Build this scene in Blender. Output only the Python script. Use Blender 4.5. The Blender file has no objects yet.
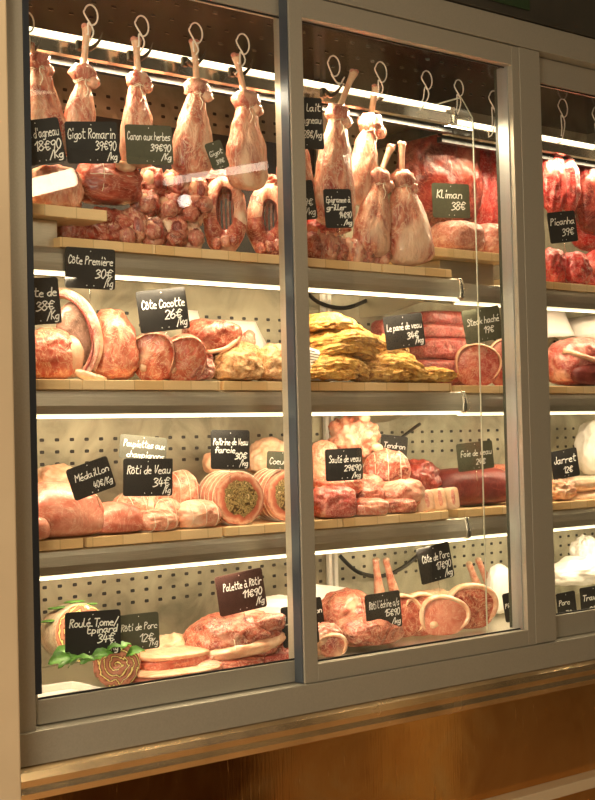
import bpy, bmesh, math, random
from mathutils import Vector, Matrix, noise
random.seed(7)
S = bpy.context.scene
COL = S.collection
# ------------------------------------------------------------------ camera
F = 1400.0
Xc = Vector((1672.5, 2, F)).normalized()
Zc = Vector((-.0245, 1, .0279)); Zc = (Zc - Xc * Zc.dot(Xc)).normalized()
Yc = Xc.cross(Zc) * -1
if Yc.z < 0: Yc = -Yc
def w2c(p): return Xc * p.x + Yc * p.y + Zc * p.z
def c2w(q): return Vector((Xc.dot(q), Yc.dot(q), Zc.dot(q)))
CAM = -c2w(Vector(((33 - 297.5) / F, (400 - 701) / F, 1)) * 2.8)
def P(px, py, Y):
    r = c2w(Vector(((px - 297.5) / F, (400 - py) / F, 1)))
    return CAM + r * ((Y - CAM.y) / r.y)
def proj(p):
    q = w2c(p - CAM)
    return 297.5 + F * q.x / q.z, 400 - F * q.y / q.z, q.z
cam = bpy.data.objects.new('camera', bpy.data.cameras.new('camera'))
COL.objects.link(cam)
rt, up, fw = c2w(Vector((1, 0, 0))), c2w(Vector((0, 1, 0))), c2w(Vector((0, 0, 1)))
cam.matrix_world = Matrix(((rt.x, up.x, -fw.x, CAM.x), (rt.y, up.y, -fw.y, CAM.y), (rt.z, up.z, -fw.z, CAM.z), (0, 0, 0, 1)))
cam.data.sensor_fit = 'VERTICAL'; cam.data.sensor_height = 24; cam.data.lens = F / 800 * 24
cam.data.clip_start = .05
S.camera = cam
S.view_settings.view_transform = 'Standard'; S.view_settings.look = 'None'
S.view_settings.gamma = 1; S.view_settings.use_curve_mapping = False
S.view_settings.exposure = 0.12

# ------------------------------------------------------------------ materials
MATS = {}
def newmat(name):
    m = bpy.data.materials.new(name); m.use_nodes = True
    n = m.node_tree.nodes; l = m.node_tree.links
    return m, n, l, n['Principled BSDF']
def mathn(n, l, op, a, b=None):
    x = n.new('ShaderNodeMath'); x.operation = op
    for i, v in enumerate((a, b)):
        if v is None: continue
        if isinstance(v, (int, float)): x.inputs[i].default_value = v
        else: l.new(v, x.inputs[i])
    return x.outputs[0]
def ramp(n, l, fac, stops):
    r = n.new('ShaderNodeValToRGB'); e = r.color_ramp.elements
    while len(e) < len(stops): e.new(.5)
    for i, (p, c) in enumerate(stops):
        e[i].position = p; e[i].color = (*c, 1)
    l.new(fac, r.inputs[0]); return r.outputs[0]
def objcoord(n, l, sc=(1, 1, 1), rnd=True):
    tc = n.new('ShaderNodeTexCoord'); mp = n.new('ShaderNodeMapping')
    mp.inputs['Scale'].default_value = sc
    l.new(tc.outputs['Object'], mp.inputs[0]); v = mp.outputs[0]
    if rnd:
        oi = n.new('ShaderNodeObjectInfo'); a = n.new('ShaderNodeVectorMath'); a.operation = 'ADD'
        k = n.new('ShaderNodeMath'); k.operation = 'MULTIPLY'; k.inputs[1].default_value = 37.
        l.new(oi.outputs['Random'], k.inputs[0]); l.new(v, a.inputs[0]); l.new(k.outputs[0], a.inputs[1]); v = a.outputs[0]
    return v
def noisetex(n, l, v, s, d=4, dist=0, rough=.55):
    t = n.new('ShaderNodeTexNoise'); t.inputs['Scale'].default_value = s
    t.inputs['Detail'].default_value = d; t.inputs['Distortion'].default_value = dist
    t.inputs['Roughness'].default_value = rough
    l.new(v, t.inputs['Vector']); return t.outputs['Fac']
def mixc(n, l, f, a, b):
    x = n.new('ShaderNodeMix'); x.data_type = 'RGBA'
    if isinstance(f, (int, float)): x.inputs[0].default_value = f
    else: l.new(f, x.inputs[0])
    for i, v in ((6, a), (7, b)):
        if isinstance(v, tuple): x.inputs[i].default_value = (*v, 1)
        else: l.new(v, x.inputs[i])
    return x.outputs[2]
def bump(n, l, b, h, s, d=.003):
    x = n.new('ShaderNodeBump'); x.inputs['Strength'].default_value = s; x.inputs['Distance'].default_value = d
    l.new(h, x.inputs['Height']); l.new(x.outputs[0], b.inputs['Normal'])
def plain(name, c, rough=.5, metal=0, bmp=0, bs=60, var=0, stretch=(1, 1, 1), coat=0):
    if name in MATS: return MATS[name]
    m, n, l, b = newmat(name)
    b.inputs['Base Color'].default_value = (*c, 1); b.inputs['Roughness'].default_value = rough; b.inputs['Metallic'].default_value = metal
    b.inputs['Coat Weight'].default_value = coat
    v = objcoord(n, l, stretch, False); t = noisetex(n, l, v, bs)
    if var:
        l.new(ramp(n, l, t, [(.3, tuple(x * (1 - var) for x in c)), (.7, tuple(min(1, x * (1 + var)) for x in c))]), b.inputs['Base Color'])
        l.new(ramp(n, l, t, [(.2, (rough * .8,) * 3), (.8, (min(1, rough * 1.25),) * 3)]), b.inputs['Roughness'])
    if bmp: bump(n, l, b, t, bmp)
    MATS[name] = m; return m
def emis(name, c, s):
    m, n, l, b = newmat(name)
    b.inputs['Base Color'].default_value = (.8, .8, .8, 1)
    b.inputs['Emission Color'].default_value = (*c, 1); b.inputs['Emission Strength'].default_value = s
    MATS[name] = m; return m
def meat(name, cols, fat=(.82, .62, .45), fatamt=.35, scale=14, bmp=.5, rough=.33, stretch=(1, 1, 1), dist=2.0, sss=.12, fscale=None):
    """flesh: patchy lean colours crossed by seams and flecks of fat"""
    cols = [tuple(x ** 1.22 for x in c) for c in cols]; fat = tuple(x ** 1.12 for x in fat)
    m, n, l, b = newmat(name)
    v = objcoord(n, l, stretch)
    a = noisetex(n, l, v, scale, 5, dist)
    k = len(cols)
    base = ramp(n, l, a, [(.37 + .26 * i / max(1, k - 1), c) for i, c in enumerate(cols)])
    f = noisetex(n, l, v, fscale or scale * 1.7, 6, dist * 1.6, .6)
    r1 = mathn(n, l, 'ABSOLUTE', mathn(n, l, 'SUBTRACT', f, .5))           # thin seams
    seam = ramp(n, l, r1, [(0, (1, 1, 1)), (.012 + fatamt * .06, (0, 0, 0))])
    f2 = noisetex(n, l, v, scale * .6, 3, .5)
    patch = ramp(n, l, f2, [(.68 - fatamt * .42, (0, 0, 0)), (.80 - fatamt * .35, (1, 1, 1))])
    msk = mathn(n, l, 'MAXIMUM', mathn(n, l, 'MULTIPLY', seam, .75), mathn(n, l, 'MULTIPLY', patch, .85))
    col = mixc(n, l, msk, base, fat)
    fine = noisetex(n, l, v, scale * 9, 3, 0)
    col2 = mixc(n, l, mathn(n, l, 'MULTIPLY', ramp(n, l, fine, [(.45, (0, 0, 0)), (.7, (1, 1, 1))]), .22), col, fat)
    l.new(col2, b.inputs['Base Color'])
    b.inputs['Roughness'].default_value = rough; b.inputs['Coat Weight'].default_value = .35 if sss else 0; b.inputs['Coat Roughness'].default_value = .18
    b.inputs['Subsurface Weight'].default_value = sss; b.inputs['Subsurface Radius'].default_value = (.012, .004, .002); b.inputs['Subsurface Scale'].default_value = 1
    h = mathn(n, l, 'ADD', mathn(n, l, 'MULTIPLY', a, 1.4), mathn(n, l, 'ADD', f, mathn(n, l, 'MULTIPLY', fine, .35)))
    bump(n, l, b, h, bmp, .006)
    MATS[name] = m; return m
# flesh palette
LAMB = meat('lamb_flesh', [(.42, .08, .055), (.70, .29, .19), (.82, .48, .34)], (.88, .68, .50), .40, 17, .9, stretch=(1, 1, .45))
LAMB2 = meat('lamb_pink', [(.40, .08, .06), (.66, .27, .19)], (.88, .68, .50), .25, 20, .8, stretch=(1, 1, .5))
LAMBRED = meat('lamb_lean', [(.22, .030, .022), (.45, .10, .06), (.60, .22, .15)], (.82, .58, .42), .28, 18, .6)
ROASTRED = meat('roast_lean', [(.28, .035, .022), (.44, .085, .05), (.58, .17, .11)], (.75, .45, .32), .16, 10, .7, stretch=(.5, 1, 2.2))
VEAL = meat('veal_flesh', [(.50, .11, .07), (.66, .22, .15), (.75, .35, .25)], (.88, .70, .54), .22, 9, .45)
HAM = meat('ham_wrap', [(.80, .62, .44), (.88, .74, .58)], (.30, .08, .05), .18, 16, .4)
VEALR = meat('veal_chop', [(.48, .09, .055), (.66, .19, .12), (.74, .30, .20)], (.88, .68, .46), .28, 11, .5)
PORK = meat('pork_lean', [(.58, .17, .11), (.68, .27, .19), (.74, .35, .25)], (.84, .58, .44), .06, 8, .28, rough=.38)
PORKD = meat('pork_dark', [(.28, .035, .022), (.46, .10, .065), (.60, .20, .14)], (.86, .60, .42), .24, 13, .45)
SKIN = meat('pork_fat', [(.68, .38, .24), (.78, .52, .35), (.84, .64, .46)], (.78, .42, .30), .12, 14, .35, rough=.4)
TIED = meat('paupiette', [(.60, .17, .10), (.74, .33, .22), (.82, .48, .34)], (.86, .62, .46), .22, 18, .45)
BEEF = meat('beef_flesh', [(.15, .012, .010), (.28, .030, .022), (.40, .07, .05)], (.56, .24, .17), .14, 10, .5)
BEEFR = meat('beef_bright', [(.38, .015, .018), (.58, .04, .04), (.70, .12, .10)], (.82, .48, .40), .16, 12, .5)
MINCE = meat('minced_beef', [(.24, .012, .012), (.46, .05, .045)], (.66, .28, .22), .26, 50, .8, dist=.6)
MARBLE = meat('marbled_slice', [(.42, .05, .04), (.58, .14, .11)], (.82, .50, .40), .36, 34, .5, dist=1.2)
MINCEP = meat('pink_mince', [(.52, .16, .11), (.70, .32, .24)], (.82, .55, .43), .30, 60, .7, dist=.6)
LIVER = meat('liver', [(.13, .018, .016), (.19, .030, .024), (.25, .05, .035)], (.32, .08, .06), .05, 7, .25, rough=.5, sss=0)
CRUMB = meat('breadcrumb', [(.44, .16, .02), (.74, .40, .08), (.84, .54, .16)], (.90, .66, .28), .3, 60, 1.0, rough=.7, dist=.3, sss=0)
CRUMBB = meat('browned_crumb', [(.30, .11, .03), (.58, .29, .11), (.76, .48, .24)], (.86, .64, .38), .28, 40, .9, rough=.6, dist=.3, sss=0)
BONE = meat('bone', [(.72, .48, .32), (.82, .64, .46)], (.86, .50, .36), .15, 22, .3, rough=.35)
BONER = meat('bone_end', [(.55, .10, .07), (.76, .38, .28)], (.85, .66, .50), .35, 60, .6)
MEMB = meat('rib_membrane', [(.20, .12, .09), (.34, .21, .16), (.48, .32, .25)], (.60, .40, .32), .12, 10, .3, rough=.25)
DARKRED = meat('cavity_flesh', [(.20, .02, .015), (.42, .07, .05)], (.68, .34, .26), .15, 14, .4, stretch=(3, 3, .5))
TWINE = plain('twine', (.82, .72, .55), .8, 0, .4, 600, .15)
CHROME = plain('polished_steel', (.80, .76, .68), .16, 1, 0, 30, .05)
STEEL = plain('brushed_steel', (.60, .56, .47), .36, 1, .15, 30, .12, (.6, 30, 30))
ALU = plain('bronze_aluminium', (.44, .405, .32), .42, .5, .06, 60, .06, (4, 1, 4))
ALUB = plain('bluish_seal', (.070, .085, .105), .35, .4)
ALUS = plain('satin_strip', (.42, .43, .42), .35, .8)
BLACKM = plain('black_gasket', (.012, .012, .011), .45)
FASC = plain('dark_fascia', (.060, .054, .040), .42, .35, .05, 8, .15)
CEIL = plain('dark_glossy_ceiling', (.035, .024, .018), .16, .2, .1, 6, .3)
HORN = plain('gunmetal', (.10, .085, .06), .30, .8)
WHITEC = plain('white_coating', (.85, .82, .74), .35)
PLAS = plain('white_plastic', (.86, .83, .76), .4)
SLATE = plain('black_slate', (.012, .011, .010), .55, 0, .1, 90, .3)
SLATEG = plain('olive_slate', (.070, .070, .042), .6, 0, .05, 90, .15)
SLATEGR = plain('grey_slate', (.095, .092, .07), .6, 0, .05, 90, .15)
SLATEBR = plain('brown_slate', (.052, .022, .018), .42, 0, .05, 90, .15)
CHALK = plain('chalk', (.93, .92, .86), .9)
GREEN = plain('leaf_green', (.085, .22, .03), .4, 0, .5, 40, .35)
CREAMW = plain('cream_painted_post', (.55, .42, .26), .55, 0, .1, 5, .06)
def mk_wood():
    m, n, l, b = newmat('maple_block')
    tc = n.new('ShaderNodeTexCoord'); sx = n.new('ShaderNodeSeparateXYZ'); l.new(tc.outputs['Object'], sx.inputs[0])
    oi = n.new('ShaderNodeObjectInfo')
    u = mathn(n, l, 'ADD', mathn(n, l, 'MULTIPLY', sx.outputs[0], 13.), mathn(n, l, 'MULTIPLY', oi.outputs['Random'], 9.))
    cell = mathn(n, l, 'FLOOR', u); fr = mathn(n, l, 'FRACT', u)
    wn = n.new('ShaderNodeTexWhiteNoise'); wn.noise_dimensions = '1D'; l.new(cell, wn.inputs['W'])
    v = objcoord(n, l, (2, 3, 30)); g = noisetex(n, l, v, 6, 4, 1)
    c1 = ramp(n, l, wn.outputs['Value'], [(0, (.74, .50, .24)), (.5, (.82, .59, .31)), (1, (.88, .68, .40))])
    c2 = mixc(n, l, mathn(n, l, 'MULTIPLY', g, .35), c1, (.60, .36, .14))
    line = mathn(n, l, 'LESS_THAN', fr, .03)
    l.new(mixc(n, l, mathn(n, l, 'MULTIPLY', line, .35), c2, (.20, .10, .04)), b.inputs['Base Color'])
    b.inputs['Roughness'].default_value = .45; bump(n, l, b, g, .15)
    MATS['wood'] = m; return m
WOOD = mk_wood()
def mk_peg(name, base, rough, metal):
    """perforated sheet: three rows of slots under every shelf"""
    m, n, l, b = newmat(name)
    tc = n.new('ShaderNodeTexCoord'); sx = n.new('ShaderNodeSeparateXYZ'); l.new(tc.outputs['Object'], sx.inputs[0])
    px, pz = .042, .0295; hole = None
    fx = mathn(n, l, 'ABSOLUTE', mathn(n, l, 'SUBTRACT', mathn(n, l, 'FRACT', mathn(n, l, 'MULTIPLY', sx.outputs[0], 1 / px)), .5))
    ax = mathn(n, l, 'POWER', mathn(n, l, 'DIVIDE', fx, .15), 4.)
    for zt in (.166, .523, .842, 1.392):
        u = mathn(n, l, 'DIVIDE', mathn(n, l, 'SUBTRACT', zt + pz / 2, sx.outputs[2]), pz)
        fz = mathn(n, l, 'ABSOLUTE', mathn(n, l, 'SUBTRACT', mathn(n, l, 'FRACT', u), .5)); az = mathn(n, l, 'POWER', mathn(n, l, 'DIVIDE', fz, .14), 4.)
        k = mathn(n, l, 'LESS_THAN', mathn(n, l, 'ADD', ax, az), 1.)
        k = mathn(n, l, 'MULTIPLY', k, mathn(n, l, 'MULTIPLY', mathn(n, l, 'GREATER_THAN', u, 0.), mathn(n, l, 'LESS_THAN', u, 3.)))
        hole = k if hole is None else mathn(n, l, 'MAXIMUM', hole, k)
    v = objcoord(n, l, (3, 3, 3), False); t = noisetex(n, l, v, 2.5, 5, 1)
    bc = ramp(n, l, t, [(.32, tuple(x * .55 for x in base)), (.5, tuple(x * .85 for x in base)), (.68, tuple(x * 1.1 for x in base))])
    l.new(mixc(n, l, hole, bc, (.006, .005, .004)), b.inputs['Base Color'])
    l.new(mathn(n, l, 'MULTIPLY', mathn(n, l, 'SUBTRACT', 1., hole), metal), b.inputs['Metallic'])
    b.inputs['Roughness'].default_value = rough
    return m
PEG = mk_peg('perforated_steel', (.40, .36, .255), .42, .75)
PEGW = mk_peg('perforated_pale_sheet', (.52, .49, .36), .5, .3)
def mk_copper():
    m, n, l, b = newmat('copper_sheet')
    v = objcoord(n, l, (1, 1, 1), False); a = noisetex(n, l, v, 4, 5, 1.5); sc = noisetex(n, l, objcoord(n, l, (60, 60, 3), False), 3, 4, .5)
    l.new(ramp(n, l, a, [(.3, (.66, .34, .11)), (.55, (.78, .45, .16)), (.75, (.84, .56, .24))]), b.inputs['Base Color'])
    b.inputs['Metallic'].default_value = 1
    r = mathn(n, l, 'ADD', mathn(n, l, 'MULTIPLY', ramp(n, l, a, [(.35, (0, 0, 0)), (.7, (1, 1, 1))]), .12), .08)
    l.new(mathn(n, l, 'ADD', r, mathn(n, l, 'MULTIPLY', ramp(n, l, sc, [(.6, (0, 0, 0)), (.75, (1, 1, 1))]), .2)), b.inputs['Roughness'])
    bump(n, l, b, mathn(n, l, 'ADD', mathn(n, l, 'MULTIPLY', noisetex(n, l, v, 2.2, 2, 1), 3.), mathn(n, l, 'MULTIPLY', sc, .1)), .14, .01)
    return m
COPPER = mk_copper()
def mk_glass():
    m, n, l, b = newmat('window_glass'); n.remove(b)
    out = n['Material Output']; tr = n.new('ShaderNodeBsdfTransparent'); gl = n.new('ShaderNodeBsdfGlossy')
    gl.inputs['Roughness'].default_value = .01; tr.inputs[0].default_value = (.97, .975, .96, 1)
    fr = n.new('ShaderNodeLayerWeight'); fr.inputs['Blend'].default_value = .5      # facing term works from either side of the pane
    sch = mathn(n, l, 'ADD', .035, mathn(n, l, 'MULTIPLY', mathn(n, l, 'POWER', fr.outputs['Facing'], 5.), .96))
    mx = n.new('ShaderNodeMixShader'); l.new(sch, mx.inputs[0]); l.new(tr.outputs[0], mx.inputs[1]); l.new(gl.outputs[0], mx.inputs[2])
    l.new(mx.outputs[0], out.inputs[0]); return m
GLASS = mk_glass()
def mk_stuffed(name, herb=True):
    """cut end of a rolled joint: fat rim, lean ring, coarse filling in the middle (disc lies in local XZ)"""
    m, n, l, b = newmat(name)
    tc = n.new('ShaderNodeTexCoord'); nn = noisetex(n, l, tc.outputs['Object'], 22, 4, 1)
    sx = n.new('ShaderNodeSeparateXYZ'); l.new(tc.outputs['Object'], sx.inputs[0])
    r = mathn(n, l, 'SQRT', mathn(n, l, 'ADD', mathn(n, l, 'POWER', mathn(n, l, 'ABSOLUTE', sx.outputs[0]), 2.), mathn(n, l, 'POWER', mathn(n, l, 'ABSOLUTE', sx.outputs[2]), 2.)))
    r = mathn(n, l, 'DIVIDE', r, .062); r = mathn(n, l, 'ADD', r, mathn(n, l, 'MULTIPLY', mathn(n, l, 'SUBTRACT', nn, .5), .45))
    vo = n.new('ShaderNodeTexVoronoi'); vo.inputs['Scale'].default_value = 150; l.new(tc.outputs['Object'], vo.inputs['Vector'])
    fine = noisetex(n, l, tc.outputs['Object'], 75, 4, 1.5)
    if herb: fill = ramp(n, l, fine, [(.36, (.06, .03, .01)), (.44, (.20, .12, .035)), (.5, (.62, .44, .18)), (.53, (.08, .09, .02)), (.60, (.30, .18, .06)), (.66, (.80, .62, .34))])
    else: fill = ramp(n, l, fine, [(.35, (.45, .10, .06)), (.6, (.72, .34, .22))])
    ring = ramp(n, l, r, [(.0, (0, 0, 0)), (.66, (0, 0, 0)), (.70, (1, 1, 1))])
    lean = ramp(n, l, r, [(.60, (.80, .52, .34)), (.66, (.42, .08, .045)), (.80, (.62, .19, .11)), (.9, (.80, .48, .32)), (1., (.50, .12, .07))])
    l.new(mixc(n, l, ring, fill, lean), b.inputs['Base Color']); b.inputs['Roughness'].default_value = .35
    bump(n, l, b, fine, .6, .004); return m
STUFF = mk_stuffed('herb_stuffed_face')
def mk_spiral():
    m, n, l, b = newmat('spiral_roll_face')
    tc = n.new('ShaderNodeTexCoord'); sx = n.new('ShaderNodeSeparateXYZ'); l.new(tc.outputs['Object'], sx.inputs[0])
    x, z = sx.outputs[0], sx.outputs[2]
    r = mathn(n, l, 'SQRT', mathn(n, l, 'ADD', mathn(n, l, 'POWER', mathn(n, l, 'ABSOLUTE', x), 2.), mathn(n, l, 'POWER', mathn(n, l, 'ABSOLUTE', z), 2.)))
    at = mathn(n, l, 'DIVIDE', mathn(n, l, 'ARCTAN2', z, x), 2 * math.pi)
    nn = noisetex(n, l, tc.outputs['Object'], 26, 3, 1)
    u = mathn(n, l, 'FRACT', mathn(n, l, 'ADD', mathn(n, l, 'ADD', mathn(n, l, 'DIVIDE', r, .0125), at), mathn(n, l, 'MULTIPLY', nn, 2.6)))
    l.new(ramp(n, l, u, [(0, (.86, .70, .26)), (.13, (.80, .62, .22)), (.16, (.08, .06, .015)), (.24, (.28, .07, .04)), (.5, (.50, .20, .12)), (.8, (.36, .12, .07)), (.94, (.06, .09, .02)), (1, (.86, .70, .26))]), b.inputs['Base Color'])
    b.inputs['Roughness'].default_value = .4; bump(n, l, b, u, .5, .004); return m
SPIRAL = mk_spiral()

# ------------------------------------------------------------------ object helpers
def link(o, parent=None):
    COL.objects.link(o)
    if parent is not None: o.parent = parent
    return o
def meshobj(name, verts, faces, mat, parent=None, smooth=True, mats=None, fm=None):
    me = bpy.data.meshes.new(name); me.from_pydata([tuple(v) for v in verts], [], faces)
    for m_ in (mats or [mat]): me.materials.append(m_)
    if fm:
        for p, i in zip(me.polygons, fm): p.material_index = i
    if smooth:
        for p in me.polygons: p.use_smooth = True
    me.update()
    return link(bpy.data.objects.new(name, me), parent)
def tag(o, label, cat=None, group=None, kind=None):
    if label: o['label'] = label
    if cat: o['category'] = cat
    if group: o['group'] = group
    if kind: o['kind'] = kind
    return o
def thing(name, label, cat, loc=(0, 0, 0), rz=0, group=None, rot=None):
    o = bpy.data.objects.new(name, None); o.empty_display_size = .02; link(o)
    o.location = loc; o.rotation_euler = rot if rot else (0, 0, rz)
    return tag(o, label, cat, group)
def box_geo(x0, y0, z0, x1, y1, z1):
    v = [(x, y, z) for x in (x0, x1) for y in (y0, y1) for z in (z0, z1)]
    f = [(0, 1, 3, 2), (4, 6, 7, 5), (0, 4, 5, 1), (2, 3, 7, 6), (0, 2, 6, 4), (1, 5, 7, 3)]
    return v, f
def boxes(name, bl, mat, parent=None, bev=.0):
    V, Fc = [], []
    for b_ in bl:
        v, f = box_geo(*b_); k = len(V); V += v; Fc += [tuple(i + k for i in q) for q in f]
    o = meshobj(name, V, Fc, mat, parent, False)
    if bev:
        md = o.modifiers.new('bevel', 'BEVEL'); md.width = bev; md.segments = 2; md.limit_method = 'ANGLE'
    return o
def tube_geo(pts, rad, seg=8, closed=False, caps=True):
    pts = [Vector(p) for p in pts]; n = len(pts); V = []; Fc = []
    ref = None
    for i, p in enumerate(pts):
        a = pts[(i - 1) % n] if (closed or i > 0) else p; b = pts[(i + 1) % n] if (closed or i < n - 1) else p
        t = (b - a).normalized() if (b - a).length > 1e-9 else Vector((0, 0, 1))
        if ref is None:
            ax_ = Vector((1, 0, 0)) if abs(t.x) < .9 else Vector((0, 0, 1)); ref = ax_
        ref = (ref - t * ref.dot(t))
        ref = ref.normalized() if ref.length > 1e-6 else t.orthogonal().normalized()
        s = t.cross(ref); r = rad[i] if isinstance(rad, (list, tuple)) else rad
        rx, ry = (r if isinstance(r, tuple) else (r, r))
        for k in range(seg):
            th = 2 * math.pi * k / seg
            V.append(p + ref * (math.cos(th) * rx) + s * (math.sin(th) * ry))
    m = n if closed else n - 1
    for i in range(m):
        j = (i + 1) % n
        for k in range(seg):
            k2 = (k + 1) % seg
            Fc.append((i * seg + k, i * seg + k2, j * seg + k2, j * seg + k))
    if caps and not closed:
        Fc.append(tuple(range(seg))[::-1]); Fc.append(tuple((n - 1) * seg + k for k in range(seg)))
    return V, Fc
def tube(name, pts, rad, mat, parent=None, seg=8, closed=False):
    v, f = tube_geo(pts, rad, seg, closed); return meshobj(name, v, f, mat, parent)
def merge(parts):
    V, Fc = [], []
    for v, f in parts:
        k = len(V); V += list(v); Fc += [tuple(i + k for i in q) for q in f]
    return V, Fc
def spline(pts, sub=4):
    pts = [Vector(p) for p in pts]; out = []
    for i in range(len(pts) - 1):
        p0 = pts[max(0, i - 1)]; p1 = pts[i]; p2 = pts[i + 1]; p3 = pts[min(len(pts) - 1, i + 2)]
        for s in range(sub):
            t = s / sub
            out.append(.5 * ((2 * p1) + (p2 - p0) * t + (2 * p0 - 5 * p1 + 4 * p2 - p3) * t * t + (3 * p1 - p0 - 3 * p2 + p3) * t ** 3))
    out.append(pts[-1]); return out
def fbm(v, f, seed):
    q = Vector((v[0] * f + seed * 3.7, v[1] * f - seed * 1.9, v[2] * f + seed))
    return noise.noise(q) + .5 * noise.noise(q * 2.1) + .28 * noise.noise(q * 4.3) + .16 * noise.noise(q * 9.1)
ICO = {}
def ico(sub):
    if sub not in ICO:
        bm = bmesh.new(); bmesh.ops.create_icosphere(bm, subdivisions=sub, radius=1)
        ICO[sub] = ([v.co.normalized() for v in bm.verts], [tuple(v.index for v in f.verts) for f in bm.faces]); bm.free()
    return ICO[sub]
def blob_geo(a, b, h, p=2.3, disp=.08, freq=2.2, seed=0, sub=4, flat=.35, lean=(0, 0), taper=0, dents=(), ground=True, droop=0):
    """rounded lump, half sizes a (X) and b (Y), full height h, standing on z=0"""
    vs, fs = ico(sub); out = []; c = h / 2
    amp = min(a, b, c)
    for n_ in vs:
        r = (abs(n_.x) ** p + abs(n_.y) ** p + abs(n_.z) ** p) ** (-1 / p)
        q = n_ * r
        d = fbm(q, freq, seed) * disp
        for (dx, dy, dz, ang, dep) in dents:
            dd = Vector((dx, dy, dz)).normalized(); cs = n_.dot(dd); cc = math.cos(ang)
            if cs > cc: d -= dep * min(1, (cs - cc) / (1 - cc) * 2.2)
        w = 1 + taper * q.z
        x, y, z = q.x * a * w + n_.x * d * amp, q.y * b * w + n_.y * d * amp, q.z * c + n_.z * d * amp
        z += c - droop * h * ((x / a) ** 2 + .5 * (y / b) ** 2)
        if ground and z < h * flat * .5: z = max(0, (z + h * flat * .5) / 2) if z > -h * flat * .5 else 0
        out.append(Vector((x + lean[0] * z, y + lean[1] * z, z)))
    if ground:
        mz = min(v.z for v in out)
        for v in out: v.z -= mz
    return out, fs
def blob(name, a, b, h, mat, parent=None, **k):
    v, f = blob_geo(a, b, h, **k); return meshobj(name, v, f, mat, parent)
def loft_geo(sp, seg=28, disp=.0, freq=12, seed=0, sub=4):
    """sp: (x,y,z,rx,ry) sections along a spine, smoothly interpolated, closed with tight ends"""
    pts = [Vector(s[:3]) for s in sp]; rr = [Vector((s[3], s[4], 0)) for s in sp]
    P2 = spline(pts, sub); R2 = spline(rr, sub)
    v, f = tube_geo(P2, [(max(.0004, r.x), max(.0004, r.y)) for r in R2], seg)
    if disp:
        n = len(P2)
        for i in range(n):
            for k in range(seg):
                q = v[i * seg + k]; d = q - P2[i]
                v[i * seg + k] = q + d.normalized() * fbm(q, freq, seed) * disp * min(1, d.length / .008) if d.length > 1e-6 else q
    return v, f
def loft(name, sp, mat, parent=None, **k):
    v, f = loft_geo(sp, **k); return meshobj(name, v, f, mat, parent)
def xat(px, Y, z):
    X = P(px, 400, Y).x
    for _ in range(8):
        e = px - proj(Vector((X, Y, z)))[0]; X += e / (proj(Vector((X + .001, Y, z)))[0] - proj(Vector((X, Y, z)))[0]) * .001
    return X
def fit(x0, ytop, x1, ybot, Y, r=.8, rz=0, z=None):
    """world place and half sizes of a lump seen between those limits and standing at depth Y"""
    mx = (x0 + x1) / 2
    zb = P(mx, ybot, Y).z if z is None else z
    X = xat(mx, Y, zb); s = F / proj(Vector((X, Y, zb)))[2]
    w = (x1 - x0) / 2 / s; v = Vector((X, Y)) - Vector((CAM.x, CAM.y)); phi = math.atan2(v.x, v.y) + rz
    a = w / math.sqrt(math.cos(phi) ** 2 + (r * math.sin(phi)) ** 2)
    zt = P(mx, ytop, Y).z
    return Vector((X, Y, zb)), a, a * r, max(.008, zt - zb)
Z1, Z2, Z3, Z4 = .956, .650, .310, -.02            # board tops, and the floor of the case
FACE = math.radians(-38)
SEED = [0]
def lump(name, label, cat, bx, Y, mat, z=None, r=.8, rz=0, group=None, rot=None, **k):
    SEED[0] += 1
    loc, a, b, h = fit(*bx, Y, r, rz, z)
    k.setdefault('seed', SEED[0]); k.setdefault('sub', 5 if a > .042 else 4 if a > .022 else 3)
    o = blob(name, a, b, h, mat, None, **k)
    o.location = loc; o.rotation_euler = rot or (0, 0, rz)
    tag(o, label, cat, group); return o, a, b, h
def lump_t(name, part, label, cat, bx, Y, mat, z=None, r=.8, rz=0, group=None, **k):
    """same, as a thing whose flesh is its first part"""
    SEED[0] += 1
    loc, a, b, h = fit(*bx, Y, r, rz, z)
    k.setdefault('seed', SEED[0]); k.setdefault('sub', 5 if a > .042 else 4 if a > .022 else 3)
    t = thing(name, label, cat, loc, rz, group)
    blob(part, a, b, h, mat, t, **k)
    return t, a, b, h
def ring_around(a, b, h, axis='x', pos=0, rr=.0011, p=2.3, out=1.02, n=36):
    """twine loop round a lump of that size"""
    pts = []; c = h / 2
    for i in range(n):
        th = 2 * math.pi * i / n; u, w = math.cos(th), math.sin(th)
        q = (abs(u) ** p + abs(w) ** p) ** (-1 / p); k = max(.05, (1 - abs(pos) ** p)) ** (1 / p) * out
        if axis == 'x': pts.append((pos * a, u * q * b * k, max(.0012, c + w * q * c * k)))
        elif axis == 'y': pts.append((u * q * a * k, pos * b, max(.0012, c + w * q * c * k)))
        else: pts.append((u * q * a * k, w * q * b * k, c + pos * c))
    return ('ring', pts, rr)
from mathutils.bvhtree import BVHTree
def twine(parent, rings):
    body = next((c for c in parent.children if c.type == 'MESH'), None); tree = None
    if body and any(r[0] == 'ring' for r in rings):
        tree = BVHTree.FromPolygons([v.co.copy() for v in body.data.vertices], [tuple(p.vertices) for p in body.data.polygons])
    out = []
    for r in rings:
        if r[0] != 'ring': out.append(r); continue
        cen = sum((Vector(p) for p in r[1]), Vector()) / len(r[1]); q = []
        for p in r[1]:                                   # lay the string on the flesh
            d = (Vector(p) - cen).normalized(); hit = tree.ray_cast(cen + d * 1.0, -d)
            q.append((hit[0] + d * r[2] * .6) if hit[0] else Vector(p))
        q = [(q[i - 1] + q[i] * 2 + q[(i + 1) % len(q)]) / 4 for i in range(len(q))]
        out.append(tube_geo([v + (v - cen).normalized() * .0008 for v in q], r[2], 6, True))
    rings = out
    v, f = merge(rings); return meshobj('twine', v, f, TWINE, parent)

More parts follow.
